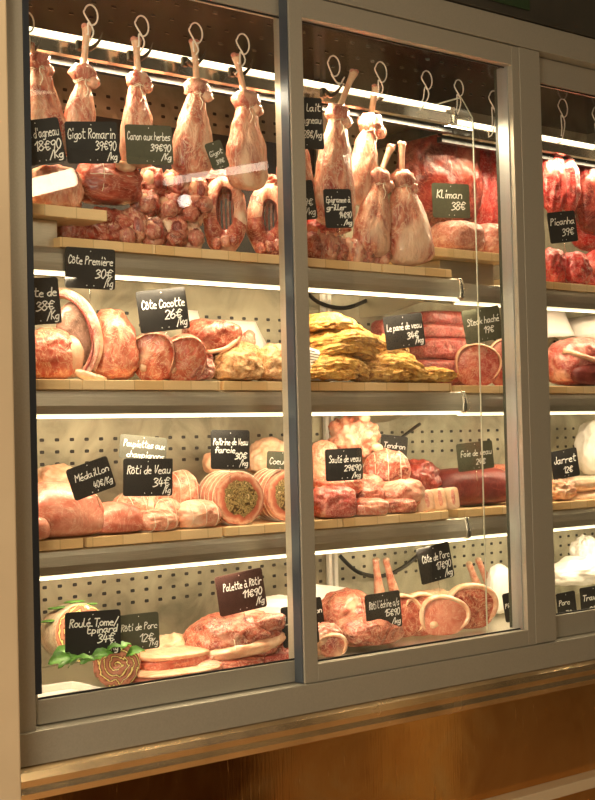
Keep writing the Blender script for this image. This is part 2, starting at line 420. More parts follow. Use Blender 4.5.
# ------------------------------------------------------------------ chalk lettering
G = {'a': "35150403122234 353342", 'b': "0802 041534332202", 'c': "342504031232", 'd': "34250403122234 3832", 'e': "0434251504031232",
 'f': "37281712 0535", 'g': "34250403122234 35312000", 'h': "0802 0415253432", 'i': "1512 1718", 'j': "2510 2728", 'k': "0802 0335 1432", 'l': "08031222",
 'm': "0502 04152422 24354442", 'n': "0502 0415253432", 'o': "150403122233342515", 'p': "0500 041534332202", 'q': "34250403122234 3530", 'r': "0502 041535",
 's': "351504332202", 't': "18132232 0636", 'u': "050312223335 3532", 'v': "051235", 'x': "0532 3502", 'y': "051235 3510", 'z': "05350232",
 '0': "180604122234362818", '1': "0628 2822", '2': "0718373602 0232", '3': "0718372615 1534331202", '4': "180434 2622", '5': "3808 08052534331202",
 '6': "280503122233342504", '7': "0838 3812", '8': "2818073433221203043728", '9': "3728070615363722", '€': "472816142243 0636 0434", '/': "0138", "'": "1817",
 'A': "021832 0525", 'B': "0802 0828372605 0525343302", 'C': "3728180604122233", 'D': "0802 082836342202", 'E': "38080232 0525", 'G': "372818060412223234 3424",
 'K': "0802 3805 1432", 'J': "2823120304", 'F': "380802 0525", 'L': "0802 0232", 'M': "0208 0825 2548 4842", 'P': "0802 0828372605", 'R': "0802 0828372605 1532", 'S': "3728180725343322 2202",
 'T': "0848 2822", 'V': "081238", 'X': "0832 3802", 'O': "180604122234362818", 'N': "0208 0832 3238"}
ACC = {'é': ('e', "1728"), 'è': ('e', "1827"), 'ô': ('o', "061726"), 'à': ('a', "1827"), 'î': ('i', "071827")}
def write_geo(text, h, wstroke):
    """strokes of one line; returns geometry in the XZ plane, width"""
    u = h / 6.; x = 0; parts = []; rnd = random.Random(len(text) * 7 + ord(text[0]))
    for ch in text:
        if ch == ' ': x += 2.6; continue
        st = G.get(ACC[ch][0] if ch in ACC else ch, ''); dy = rnd.uniform(-.25, .25)
        strokes = st.split(' ') + ([ACC[ch][1]] if ch in ACC else []); mxw = 1.5
        for s_ in strokes:
            pts = [(float(s_[i]), float(s_[i + 1])) for i in range(0, len(s_), 2)]
            mxw = max(mxw, max(p[0] for p in pts))
            q = [Vector(((x + px_ + (py_ - 2) * .18) * u, 0, (py_ - 2 + dy) * u)) for px_, py_ in pts]
            q = spline(q, 3) if len(q) > 2 else q
            # flat ribbon
            V = []
            for i, p_ in enumerate(q):
                t = (q[min(i + 1, len(q) - 1)] - q[max(i - 1, 0)]); t = t.normalized() if t.length > 0 else Vector((1, 0, 0))
                nrm = Vector((-t.z, 0, t.x)) * wstroke * .5
                e = t * wstroke * (.5 if i == len(q) - 1 else (-.5 if i == 0 else 0))
                V += [p_ - nrm + e, p_ + nrm + e]
            parts.append((V, [(2 * i, 2 * i + 2, 2 * i + 3, 2 * i + 1) for i in range(len(q) - 1)]))
        x += mxw + 1.0
    v, f = merge(parts) if parts else ([], []); return v, f, x * u
def price_tag(c4, Y, lines, label, mat=SLATE, turn=None, lean=0., pin='down', zfloor=None, group='price tags', hscale=1.0):
    """c4: pixel corners TL, TR, BR, BL of the card; it stands at depth Y"""
    cx = sum(p[0] for p in c4) / 4; cy = sum(p[1] for p in c4) / 4
    c = P(cx, cy, Y); s = F / proj(c)[2]
    rz = math.radians(-14) if turn is None else math.radians(turn)
    v = Vector((c.x - CAM.x, c.y - CAM.y)); phi = math.atan2(v.x, v.y) + rz
    wpx = (abs(c4[1][0] - c4[0][0]) + abs(c4[2][0] - c4[3][0])) / 2
    hpx = (abs(c4[3][1] - c4[0][1]) + abs(c4[2][1] - c4[1][1])) / 2
    sl = ((c4[1][1] - c4[0][1]) + (c4[2][1] - c4[3][1])) / 2 / max(1, wpx)
    # slope a level card would show here, removed to find the card's own roll
    q0 = proj(c); q1 = proj(c + Vector((math.cos(rz), math.sin(rz), 0)) * .02)
    lev = (q1[1] - q0[1]) / (q1[0] - q0[0]); roll = math.atan(sl - lev)
    W = wpx / s / math.cos(phi) / max(.8, math.cos(roll)); H = hpx / s
    if abs(roll) > .2: H *= .92
    t = thing('price_tag', label, 'price tag', c, 0, group)
    t.rotation_euler = (lean, roll, rz)
    R = .006; pts = []
    for sx, sz, a0 in ((1, 1, 0), (-1, 1, 90), (-1, -1, 180), (1, -1, 270)):
        for k in range(5):
            a = math.radians(a0 + k * 22.5); pts.append((sx * (W / 2 - R) + math.cos(a) * R, sz * (H / 2 - R) + math.sin(a) * R))
    n = len(pts); th = .0009
    V = [(x, -th, z) for x, z in pts] + [(x, th, z) for x, z in pts]
    Fc = [tuple(range(n)), tuple(range(2 * n - 1, n - 1, -1))] + [(i, i + n, (i + 1) % n + n, (i + 1) % n) for i in range(n)]
    meshobj('card', V, Fc, mat, t, False)
    # chalk writing laid on the front face
    parts = []
    for (txt, fx, fz, fh) in lines:           # fx,fz: left/base of the line as a share of the card, fh: letter height share
        v_, f_, w_ = write_geo(txt, H * fh * .86, H * .026 * hscale)
        avail = W * (.96 - fx); k = min(1, avail / max(w_, 1e-4))
        parts.append(([Vector((p.x * k - W / 2 + fx * W, -th - .0005, p.z - H / 2 + fz * H)) for p in v_], f_))
    for dx, dz in ((0, .42), (-.07, -.42), (.07, -.42)):
        r_ = .0011; ring = [Vector((dx * W + math.cos(a * math.pi / 4) * r_, -th - .0005, dz * H + math.sin(a * math.pi / 4) * r_)) for a in range(8)]
        parts.append((ring, [tuple(range(8))]))
    v_, f_ = merge(parts); meshobj('chalk_writing', v_, f_, CHALK, t, False)
    if pin == 'down':
        L = H / 2 + .030
        if zfloor is not None: L = min(L, c.z - zfloor)
        tube('pin', [(0, .0016, -H * .3), (0, .0016, -L)], .0010, CHROME, t, 6)
    elif pin == 'up':
        tube('pin', [(0, .0016, H * .3), (0, .006, H / 2 + .03)], .0010, CHROME, t, 6)
    return t
def rect(x0, y0, x1, y1, s=0):     # corner list with a slope s (pixels of drop over the width)
    return [(x0, y0), (x1, y0 + s), (x1, y1 + s), (x0, y1)]
# ================================================================== the cabinet
def XF(px, py, Y=-.035): return P(px, py, Y).x
YF, YB = -.035, .018
XR = 2.45
cab = thing('display_cabinet', 'tall glass fronted butcher cabinet with bronze aluminium frame and sliding doors', 'display cabinet', (0, 0, 0))
xm0 = (XF(283, 100, YF) + XF(300, 560, YF)) / 2 - .0; 
xm0 = (XF(289.5, 100, YF) + XF(303, 540, YF)) / 2; xm1 = (XF(304, 100, YF) + XF(315.5, 560, YF)) / 2
xs0 = (XF(518, 200, YF) + XF(530, 600, YF)) / 2 - .010; xs1 = (XF(521, 200, YF) + XF(532, 500, YF)) / 2 + .004; xp1 = (XF(543, 150, YF) + XF(554, 560, YF)) / 2
xpo = XF(30, 400)
boxes('frame_post', [(-.16, YF, -.115, xpo, YB, 1.62)], ALU, cab, .0015)
boxes('frame_post', [(xs1 + .001, YF, -.05, xp1, YB, 1.552)], ALU, cab, .0015)
boxes('bottom_rail', [(-.16, YF - .006, -.118, XR, .06, -.052)], ALU, cab, .002)
boxes('top_rail', [(-.16, YF - .004, 1.553, XR, .06, 1.625)], ALU, cab, .002)
boxes('glazing_seal', [(xpo + .0005, -.0345, .018, xpo + .0150, .001, 1.552)], plain('dark_blue_seal', (.016, .021, .028), .45), cab, .001)
# sliding doors: frame as the part, pane as its piece
def door(x0, x1, y0, y1, sl, sr, zb0, zb1, zt0, zt1, gy, mat=ALU, side=None):
    d = boxes('sliding_door', [(x0, y0, zb0, x0 + sl, y1, zt1), (x1 - sr, y0, zb0, x1, y1, zt1), (x0 + sl, y0, zb0, x1 - sr, y1, zb1), (x0 + sl, y0, zt0, x1 - sr, y1, zt1)], mat, cab, .0012)
    boxes('glass_pane', [(x0 + sl - .002, gy, zb1 - .002, x1 - sr + .002, gy + .006, zt0 + .002)], GLASS, d)
    for q in ((zb1, zb1 + .004), (zt0 - .004, zt0)): boxes('edge_seal', [(x0 + sl, gy - .003, q[0], x1 - sr, gy, q[1])], BLACKM, d)
    return d
door(.011, xm0 + .010, .002, .030, .002, .004, -.050, -.001, 1.503, 1.551, .010)
d2 = door(xm0, xs1, YF, YB - .016, xm1 - xm0, xs1 - xs0, -.051, -.010, 1.498, 1.550, -.008)
boxes('satin_side_strip', [(xs0 - .004, -.020, -.008, xs0 - .0005, .016, 1.497)], ALUS, d2)
boxes('rubber_seal', [(xs0 - .004, .017, -.008, xs0 - .0005, .026, 1.497)], plain('dark_green_rubber', (.03, .035, .022), .4), d2)
boxes('satin_side_strip', [(xm0 - .003, -.030, -.05, xm0 - .0005, -.002, 1.549)], ALUB, d2)
door(xp1 + .002, XR, .0, .026, .004, .03, -.051, .010, 1.480, 1.551, .010)
# back, sides, ceiling, floor of the case
YBK = .50
xup = P(326, 400, YBK).x
boxes('back_panel', [(-.05, YBK, -.06, xup, YBK + .01, 1.53)], PEG, cab)
boxes('back_panel', [(xup + .001, YBK, -.06, XR, YBK + .01, 1.53)], PEGW, cab)
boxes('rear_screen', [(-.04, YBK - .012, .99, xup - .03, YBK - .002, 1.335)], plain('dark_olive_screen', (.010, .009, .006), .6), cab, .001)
boxes('case_ceiling', [(-.05, .062, 1.530, XR, YBK, 1.54)], CEIL, cab)
boxes('case_floor', [(-.05, .035, -.045, XR, YBK, Z4 - .006)], STEEL, cab, .002)
boxes('end_panel', [(-.062, .062, -.06, -.05, YBK + .01, 1.54)], STEEL, cab)
boxes('end_panel', [(XR, .0, -.06, XR + .012, YBK + .01, 1.54)], STEEL, cab)
sl = []
for r_ in range(3):
    for i in range(33):
        x = .1 + i * .055; y = .14 + r_ * .10; sl.append((x, y, 1.5275, x + .012, y + .003, 1.5296))
cp = bpy.data.objects['case_ceiling']
for q in sl: boxes('vent_slot', [q], CHROME, cp)
up = boxes('shelf_upright', [(xup - .016, YBK - .014, -.02, xup - .004, YBK - .001, 1.52), (xup + .006, YBK - .014, -.02, xup + .018, YBK - .001, 1.52)], WHITEC, cab, .001)
# glass divider with cut corner between the bays, in its own clip
xd = 1.385
V = [(.045, Z4), (.045, 1.36), (.085, 1.425), (.40, 1.425), (.40, Z4)]
g = meshobj('divider_glass', [(xd - .0025, y, z) for y, z in V] + [(xd + .0025, y, z) for y, z in V], [(0, 1, 2, 3, 4), (9, 8, 7, 6, 5)] , GLASS, None, False)
tag(g, 'clear glass divider with cut upper corner standing between the two bays', 'glass divider')
tube('polished_edge', [(xd, y, z) for y, z in V[:4]], .0021, plain('pale_glass_edge', (.62, .64, .52), .25), g, 6)

# ------------------------------------------------------------------ shelves
LW = (1.0, .80, .54)
GLOW = emis('light_strip', (1.0, .84, .56), 4.0)
GLOWD = emis('light_strip_soft', (1.0, .86, .58), 3.0)
def area(name, loc, sx, sy, e, tilt=0, col=LW, rot=None):
    L = bpy.data.lights.new(name, 'AREA'); L.shape = 'RECTANGLE'; L.size = sx; L.size_y = sy; L.energy = e; L.color = col
    o = link(bpy.data.objects.new(name, L)); o.location = loc; o.rotation_euler = rot or (tilt, 0, 0); return o
def profile(name, prof, x0, x1, mat, parent):
    n = len(prof); V = [(x0, y, z) for y, z in prof] + [(x1, y, z) for y, z in prof]
    Fc = [(i, i + n, (i + 1) % n + n, (i + 1) % n) for i in range(n)] + [tuple(range(n))[::-1], tuple(range(n, 2 * n))]
    return meshobj(name, V, Fc, mat, parent, False)
def shelf(zt, x0, x1, yf, label, power, endcap=True, depth=.36):
    t = thing('shelf', label, 'shelf', (0, 0, 0), 0, 'steel shelves')
    z = zt - .0225
    boxes('deck', [(x0, yf + .012, z - .016, x1, yf + depth, z)], STEEL, t, .001)
    prof = [(yf, z - .003), (yf + .003, z), (yf + .012, z), (yf + .012, z - .054), (yf + .002, z - .0575), (yf - .006, z - .052), (yf - .0075, z - .034), (yf - .004, z - .014)]
    profile('price_rail', prof, x0, x1, STEEL, t)
    e = .0008
    if endcap:
        for (a, b_, m_) in ((0, .006, CHROME), (.0062, .010, BLACKM), (.0102, .015, CHROME)):
            profile('end_cap', [(y - .0015, q + .001) if y < yf + .006 else (y, q - (.003 if q < z - .03 else 0)) for y, q in prof], x1 + a, x1 + b_, m_, t)
        bracket = profile('bracket', [(yf + .014, z - .016), (yf + .014, z - .030), (yf + .30, z - .075), (YBK - .002, z - .075), (YBK - .002, z - .016)], x1 - .004, x1 + .001, STEEL, t)
    boxes('light_strip', [(x0 + .01, yf - .006, z - .0605, x1 - .004, yf + .008, z - .0578)], GLOW if endcap else GLOWD, t)
    area('shelf_light', ((x0 + x1) / 2, yf - .010, z - .063), x1 - x0 - .03, .018, power, math.radians(22))
    return t
XA = 1.374
for zt, nm in ((Z1, 'upper'), (Z2, 'middle'), (Z3, 'lower')):
    shelf(zt, -.045, XA, .105, '%s steel shelf of the left bay with a curved price rail and glowing edge' % nm, {'upper': 7, 'middle': 6.5, 'lower': 5.5}[nm])
    shelf(zt - .003, 1.402, XR - .01, .150, '%s steel shelf of the right bay, set back behind the frame post' % nm, 3.5, False, .33)
# canopy light above the hanging legs
def canopy(x0, x1, y, z, label, power, endcap):
    t = thing('canopy_light', label, 'light', (0, 0, 0), 0, 'canopy lights')
    prof = [(y - .004, z - .010), (y, z + .012), (y + .014, z + .014), (y + .016, z - .040), (y + .004, z - .044), (y - .004, z - .036)]
    profile('reflector_rail', prof, x0, x1, CHROME, t)
    tube('light_tube', [(x0 + .01, y - .010, z + .004), (x1 - .02, y - .010, z + .004)], .0042, GLOWD, t, 10)
    boxes('base_strip', [(x0, y + .0, z - .060, x1, y + .020, z - .0445)], BLACKM, t)
    if endcap:
        for (a, b_, m_) in ((.0005, .006, CHROME), (.0062, .010, BLACKM), (.0102, .015, CHROME)):
            profile('end_cap', [(yy - .005, q) for yy, q in prof[:2]] + prof[2:], x1 + a, x1 + b_, m_, t)
    boxes('arm', [(x1 - .004, y + .017, z - .052, x1 + .001, YBK - .001, z - .02)], BLACKM, t)
    area('canopy_lamp', ((x0 + x1) / 2, y - .028, z - .050), x1 - x0 - .03, .02, power, 0)
    return t
ZC = 1.41
XC = xat(452, .17, ZC)
canopy(-.045, XC, .17, ZC, 'long bright canopy light above the row of hanging lamb legs', 17, True)
canopy(XC + .03, XR - .01, .24, ZC - .008, 'canopy light above the hanging beef, right of the first one', 5, False)
# ------------------------------------------------------------------ wooden boards
def board(px0, px1, zt, label, yf=.102, d=.30, th=.0215, grp='wooden boards on the shelves'):
    x0, x1 = xat(px0, yf, zt), xat(px1, yf, zt) - .0015
    o = boxes('wooden_board', [(-(x1 - x0) / 2, 0, 0, (x1 - x0) / 2, d, th)], WOOD, None, .0015)
    o.location = ((x0 + x1) / 2, yf, zt - th); tag(o, label, 'board', grp); return o
for a, b, l in ((60, 156, 'wooden board under the dark red rolled roast on the upper shelf'), (156, 241, 'wooden board under the lamb noisettes on the upper shelf'),
                (241, 300, 'wooden board under the open lamb carcass on the upper shelf'), (300, 382, 'wooden board under the strip of lamb rib chops on the upper shelf'), (382, 452, 'wooden board under the two standing lamb legs')):
    board(a, b, Z1, l)
for a, b, l in ((20, 83, 'wooden board under the round veal joint at the left end of the middle shelf'), (83, 221, 'wooden board under the rib rack and veal chops on the middle shelf'),
                (224, 309, 'wooden board under the browned cutlets on the middle shelf'), (309, 452, 'wooden board under the pile of yellow breaded escalopes')):
    board(a, b, Z2, l)
for a, b, l in ((20, 84, 'wooden board under the end of the pale pork loin on the lower shelf'), (87, 223, 'wooden board under the tied small roasts on the lower shelf'),
                (226, 343, 'wooden board under the herb stuffed rolled joints'), (344, 449, 'wooden board under the diced veal and marrow bones')):
    board(a, b, Z3, l)
board(456, 512, Z2 - .003, 'wooden board under the marbled minced beef in the right bay', .147)
board(514, 640, Z2 - .003, 'wooden board under the red and white beef cut beyond the frame post', .147)
board(458, 512, Z3 - .003, 'wooden board under the dark liver in the right bay', .147)
board(514, 640, Z3 - .003, 'wooden board under the pale joint beyond the frame post', .147)
board(508, 640, Z1 - .003, 'wooden board under the bright red beef pieces beyond the frame post', .147)
# raised boards
zr = P(68, 206.5, .088).z
rb = board(10, 108, zr, 'raised wooden board at the far left above the upper shelf, holding a lamb shoulder', .088, .19, .024)
zr2 = P(466, 250, .150).z
rb2 = board(433, 512, zr2, 'raised wooden board holding the pale minced patties on the upper shelf', .150, .26, .024)
for (x0, x1, y0, z0, z1, l) in ((xat(14, .12, Z1), xat(60, .12, Z1), .13, Z1 - .022, zr - .0245, 'steel riser block under the far left raised board'),
                                (xat(440, .2, Z1), xat(494, .2, Z1), .20, Z1 - .022, zr2 - .0245, 'steel riser block under the raised board of minced patties')):
    o = boxes('riser_block', [(0, 0, 0, x1 - x0, .11, z1 - z0)], STEEL, None, .002); o.location = (x0, y0, z0); tag(o, l, 'riser')
# black hoses behind
def hose(pts, Y, r, label):
    q = spline([P(x, y, Y) for x, y in pts], 6); o = q[0].copy()
    t = tube('black_hose', [p - o for p in q], r, BLACKM, None, 8); t.location = o; tag(t, label, 'hose')
hose([(300, 284), (318, 302), (345, 308), (372, 298), (392, 290)], .47, .006, 'black hose looping under the upper shelf behind the breaded escalopes')
hose([(340, 556), (358, 572), (382, 576), (405, 566), (425, 548)], .47, .006, 'black hose looping under the lower shelf behind the marbled shoulder')
hose([(378, 452), (398, 440), (414, 428), (420, 424)], .47, .005, 'black hose rising behind the tied roast to the middle shelf')

# ================================================================== the shop outside the glass
def struct(o): o['kind'] = 'structure'; return o
xl = P(14.5, 400, -.16).x
struct(boxes('trim_1', [(xl - .5, -.16, -1.0, xl, -.075, 1.75)], CREAMW, None, .004))
struct(boxes('trim_2', [(-.6, -.045, 1.627, XR + .1, .55, 2.1)], FASC, None, .002))
struct(boxes('trim_3', [(P(335, 8, -.05).x, -.052, 1.652, P(500, 8, -.05).x + .12, -.046, 2.05)], plain('green_panel', (.018, .040, .012), .5), None, .002))
struct(boxes('wall_back', [(-.6, .56, -1.0, XR + .1, .60, 2.1)], FASC))
struct(boxes('floor', [(-5, -6, -1.05, 6, .56, -1.0)], plain('floor_tile', (.50, .34, .20), .35, 0, .05, 3, .25)))
struct(boxes('wall_opposite', [(-5, -6.1, -1.0, 6, -6.0, 2.6)], plain('warm_plaster', (.50, .36, .22), .8, 0, .05, 3, .1)))
base = thing('counter_base', 'copper clad base under the glass cabinet with a rounded metal trim', 'counter base', (0, 0, -1.0))
prof = [(-.052, -.1185), (-.064, -.124), (-.070, -.138), (-.066, -.152), (-.074, -.163), (-.070, -.176), (-.055, -.181), (-.02, -.181), (-.02, -.1185)]
o = profile('rounded_trim', [(y, z + 1.0) for y, z in prof], -.30, XR, plain('brass_trim_sheet', (.78, .58, .34), .24, 1, .12, 6, .2), base)
zl = P(595, 776, -.09).z
boxes('copper_panel', [(-.30, -.045, zl + 1.001, XR, .5, 1 - .1815)], COPPER, base)
boxes('ledge', [(-.30, -.095, zl + .97, XR, .5, zl + 1.0)], plain('tan_ledge', (.55, .42, .26), .5), base, .003)
boxes('plinth', [(-.30, -.05, .0, XR, .5, zl + .969)], COPPER, base)
# lamps of the shop: pendants mirrored in the panes, then added fill lights without fixtures
def mirrored(px, py, Y, dist):
    g = P(px, py, Y); d = (g - CAM).normalized(); d.y = -d.y; return g + d * dist
WARM = emis('warm_lamp', (1.0, .82, .56), 26.0)
a_, b_ = mirrored(-30, 200, 0, 2.2), mirrored(78, 176, 0, 2.2)
for a_, b_, r_, l in ((mirrored(-30, 203, 0, 2.2), mirrored(77, 176, 0, 2.2), .032, 'nearer hanging tube lamp of the shop, mirrored at the left of the glass'),
                      (mirrored(168, 181, 0, 3.2), mirrored(285, 162, 0, 3.2), .018, 'farther hanging tube lamp of the shop, mirrored over the lamb carcass')):
    t = thing('tube_lamp', l, 'lamp', a_, 0, 'tube lamps of the shop')
    d = b_ - a_
    tube('glowing_tube', [d * 0, d], r_, WARM if r_ > .03 else emis('dim_lamp', (1, .82, .66), 7.0), t, 12)
    for k in (.1, .9): tube('suspension', [d * k + Vector((0, 0, r_)), d * k + Vector((0, 0, 1.2))], .003, BLACKM, t, 6)
p_ = mirrored(189, 206, 0, 1.8)
t = thing('bulb_lamp', 'small round bulb lamp of the shop, mirrored over the lamb noisettes', 'lamp', p_)
v, f = blob_geo(.022, .022, .044, 2, 0, sub=3, ground=False); meshobj('bulb', v, f, emis('bulb_glow', (1, .93, .85), 14.0), t)
tube('cord', [(0, 0, .04), (0, 0, 1.2)], .003, BLACKM, t, 6)
area('frame_fill', (-2.3, -2.4, .7), 1.2, 1.0, 68, 0, (1, .86, .66), (math.radians(80), 0, math.radians(-42)))  # added fill, brightens the lower frame; no lamp stands here
sp = bpy.data.lights.new('post_fill', 'SPOT'); sp.energy = 38; sp.color = (1, .86, .64); sp.spot_size = math.radians(34); sp.spot_blend = .8; sp.shadow_soft_size = .05  # added spot, brightens the upper part of the cream post
so = link(bpy.data.objects.new('post_fill', sp)); so.location = (-.75, -1.1, 2.1); so.rotation_euler = (Vector((-.10, -.16, 1.40)) - Vector((-.75, -1.1, 2.1))).to_track_quat('-Z', 'Y').to_euler()
area('far_fill', (-3.0, -4.0, 2.5), 1.5, 1.0, 60, 0, (1, .80, .55), (math.radians(10), math.radians(-20), 0))  # added fill for the far side of the shop, no fixture
area('floor_fill', (1.5, -4.6, 2.5), 2.0, 1.0, 28, 0, (1, .80, .52), (math.radians(-8), 0, 0))  # added fill, brightens the floor that the copper mirrors
W = bpy.data.worlds.new('shop'); S.world = W; W.use_nodes = True
W.node_tree.nodes['Background'].inputs[0].default_value = (1.0, .72, .42, 1); W.node_tree.nodes['Background'].inputs[1].default_value = .07

# unseen props added to shape what the copper cladding mirrors
def mfloor(px, py, dist): return mirrored(px, py, -.045, dist)
q0, q1 = mfloor(40, 770, 1.5), mfloor(300, 730, 1.5)
t = thing('added_bench', 'dark wooden bench added out of view for the copper base to mirror', 'bench', (q0.x, q0.y, -1.0))  # added to give the copper a dark area to mirror
DW = plain('dark_walnut', (.05, .025, .012), .5, 0, .1, 20, .2)
w_ = q1.x - q0.x
boxes('seat', [(0, -.4, .62, w_, 0, .68)], DW, t, .004); boxes('back_board', [(0, -.44, .62, w_, -.40, 1.15)], DW, t, .004)
for x in (.02, w_ - .08): boxes('side_panel', [(x, -.4, 0, x + .06, 0, .62)], DW, t, .003)
boxes('front_panel', [(.09, -.05, .1, w_ - .09, -.02, .60)], DW, t, .003)
q0, q1 = mfloor(398, 720, 1.7), mfloor(438, 720, 1.7)
t = thing('added_column', 'pale square column added out of view for the copper base to mirror', 'column', (q0.x, q0.y - .1, -1.0))  # added to give the copper a bright upright patch to mirror
boxes('shaft', [(0, 0, 0, q1.x - q0.x, .2, 3.2)], plain('pale_plaster', (.80, .68, .45), .6), t, .005)
boxes('foot_block', [(-.02, -.02, 0, q1.x - q0.x + .02, .22, .12)], DW, t, .005)
# ================================================================== hanging legs of lamb
def leg(bone, kn, bot, w, kw, Y, label, hook=None, hlabel=None, seed=0, lean=0, mat=LAMB, group=None, yflat=.66, twist=0):
    """bone: top of the bone (px), kn: the collar of the shank, bot: lower end, w: widest px"""
    o = P(bone[0], bone[1], Y); s = F / proj(o)[2]
    def L(px, py, dy=0): return P(px, py, Y + dy) - o
    t = thing('lamb_haunch', label, 'lamb leg', o, 0, group)
    K = L(*kn); B = L(*bot); ws = w * 1.02 / s / 2; ks = kw / s / 2; up_ = (-K).normalized()
    br = .0105
    side = Vector((1, 0, 0))
    bone_parts = [loft_geo([(K.x, K.y, K.z, br * .9, br * .8), (K.x * .6, K.y * .6, K.z * .6, br * .72, br * .7), (K.x * .25, K.y * .25, K.z * .25, br * .8, br * .75), (0, 0, -.004, br * 1.15, br)], 12)]
    me = merge(bone_parts); meshobj('shank_bone', *me, BONE, t)
    for sx in (-1, 1):
        v, f = blob_geo(.0075, .008, .013, 2, .25, 3, seed + sx, 3, ground=False); meshobj('knuckle', [q + Vector((sx * .006, 0, -.008)) for q in v], f, BONER, t)
    # collar of gathered shank meat
    v, f = blob_geo(ks, ks * .8, ks * 1.5, 2.2, .32, 2.4, seed + 5, 3, ground=False)
    meshobj('shank_collar', [q + K - Vector((0, 0, ks * .75)) for q in v], f, LAMB2, t)
    v, f = blob_geo(ks * .5, ks * .5, ks * .9, 2.2, .3, 2.4, seed + 9, 3, ground=False)
    meshobj('shank_collar', [q + K + Vector((ks * .6, -ks * .35, -ks * 1.1)) for q in v], f, mat, t)
    D = B - K
    prof = [(0, .28), (.08, .42), (.20, .60), (.38, .82), (.58, .98), (.76, 1.04), (.90, .97), (.97, .72), (1.0, .2)]
    bow = Vector((lean, 0, 0))
    sp = []
    for u, r in prof:
        c = K + D * u + bow * math.sin(u * math.pi); sp.append((c.x, c.y, c.z, ws * r, ws * r * yflat))
    v, f = loft_geo(sp, 40, .0055, 19, seed, 4)
    # muscle seams: shallow grooves running down the leg
    v2 = []
    for q in v:
        u = max(0, min(1, (K.z - q.z) / max(.01, K.z - B.z))); c = K + D * u; th = math.atan2(q.y - c.y, q.x - c.x)
        g_ = sum(math.exp(-((math.atan2(math.sin(th - m_), math.cos(th - m_))) / .13) ** 2) for m_ in (-1.1 + .5 * u + .1 * seed % .4, -2.0 - .4 * u, -.4 + .3 * u))
        k = 1 - .11 * g_ * math.sin(min(1, u * 1.15) * math.pi)
        v2.append(Vector((c.x + (q.x - c.x) * k, c.y + (q.y - c.y) * k, q.z)))
    meshobj('leg_meat', v2, f, mat, t)
    n = 20; R = ks * .62; zc = K + Vector((0, 0, -ks * .5))
    rings = []
    for dz in (0, -.004):
        rings.append(tube_geo([zc + Vector((math.cos(a * 2 * math.pi / n) * R * 1.15, math.sin(a * 2 * math.pi / n) * R, dz + .003 * math.sin(a))) for a in range(n)], .0012, 5, True))
    f0 = zc + Vector((-R * .3, -R * 1.1, 0))
    rings.append(tube_geo(spline([f0, f0 + Vector((-.004, -.004, -.012)), f0 + Vector((.002, -.006, -.026)), f0 + Vector((-.004, -.004, -.042))]), .0011, 5))
    twine(t, rings)
    if hook: hook_at(hook, Y - .012, (bone[0], bone[1] + 4), hlabel)
    return t
def hook_at(c, Y, to, label, small=1.0, claw=True):
    """white coated wire loop twisted down to the bone, with a gunmetal claw behind"""
    o = P(c[0], c[1], Y); s = F / proj(o)[2]
    t = thing('meat_hook', label, 'hook', o, 0, 'hooks on the canopy rail')
    R = 8.2 / s * small; T = P(to[0], to[1], Y) - o; pts = []
    for k in range(13):
        a = math.radians(-60 - k * 25 + 0); pts.append(Vector((math.cos(a) * R * .95 * -1, 0, math.sin(a) * R * 1.25)))
    pts = [Vector((T.x * .6 - .002, .004, T.z * .9 - .010)), Vector((-.003 + T.x * .3, .002, -R * 2.0 + min(0, T.z * .2)))] + pts + [Vector((.004, -.002, -R * 1.9)), Vector((T.x * .5 + .005, .008, T.z * .8 - .028)), Vector((T.x * .5 - .004, .016, T.z * .8 - .040))]
    tube('wire_loop', spline(pts, 4), .0019, WHITEC, t, 8)
    if claw:
        zz = -.066 * small; q = [Vector((-.014, .020, zz + .004)), Vector((0, .018, zz - .006)), Vector((.014, .012, zz + .002)), Vector((.026, .006, zz + .018)), Vector((.030, .002, zz + .034))]
        q = spline(q, 4); tube('claw', q, [.0062 * (1 - (i / (len(q) - 1)) ** 1.6) + .0006 for i in range(len(q))], HORN, t, 8)
        boxes('rail_slider', [(-.022, .022, zz - .010, -.006, .034, zz + .014)], HORN, t, .003)
    return t
YL = .118
GL = 'lamb legs hanging in a row'
leg((29, 44), (38, 62), (50, 158), 44, 26, YL, 'leg of lamb hanging at the far left, partly cut off by the door frame', (27, 22), 'white hook over the leftmost hanging lamb leg', 1, group=GL)
leg((87, 26), (83, 74), (78, 160), 37, 27, YL, 'hanging leg of lamb with a small loop hook, second from the left frame', (91, 15), 'white loop hook holding the second lamb leg from the left', 2, group=GL)
leg((136, 39), (138, 80), (137, 168), 37, 24, YL, 'hanging leg of lamb behind the olive price card, third from the left frame', (142, 26), 'white loop hook holding the third lamb leg from the left', 3, group=GL)
leg((194, 41), (197, 88), (190, 176), 43, 26, YL, 'hanging leg of lamb with a long pale bone, fourth from the left frame', (196, 33), 'white loop hook holding the fourth lamb leg from the left', 4, group=GL)
leg((236, 55), (246, 101), (247, 190), 45, 29, YL, 'hanging leg of lamb just left of the middle door frame', (243, 44), 'white figure of eight hook just left of the middle frame', 5, group=GL)
leg((283, 92), (290, 122), (298, 200), 40, 22, .13, 'leg of lamb mostly hidden behind the middle door frame', None, None, 6, group=GL)
leg((354, 71), (337, 114), (333, 226), 47, 25, YL, 'leg of lamb hanging right of the middle frame with its bone leaning right', (334, 66), 'white loop hook beside the leaning lamb bone', 7, group=GL)
leg((376, 86), (370, 124), (358, 205), 36, 27, .165, 'leg of lamb with a dark gathered collar, hanging behind the crossed bones', (381, 72), 'white loop hook above the lamb leg with the dark collar', 8, group=GL)
G2 = 'lamb legs standing on the upper shelf'
leg((391, 146), (379, 178), (370, 256), 40, 26, .140, 'left one of two lamb legs standing upright on the board with crossed bones', None, None, 9, group=G2)
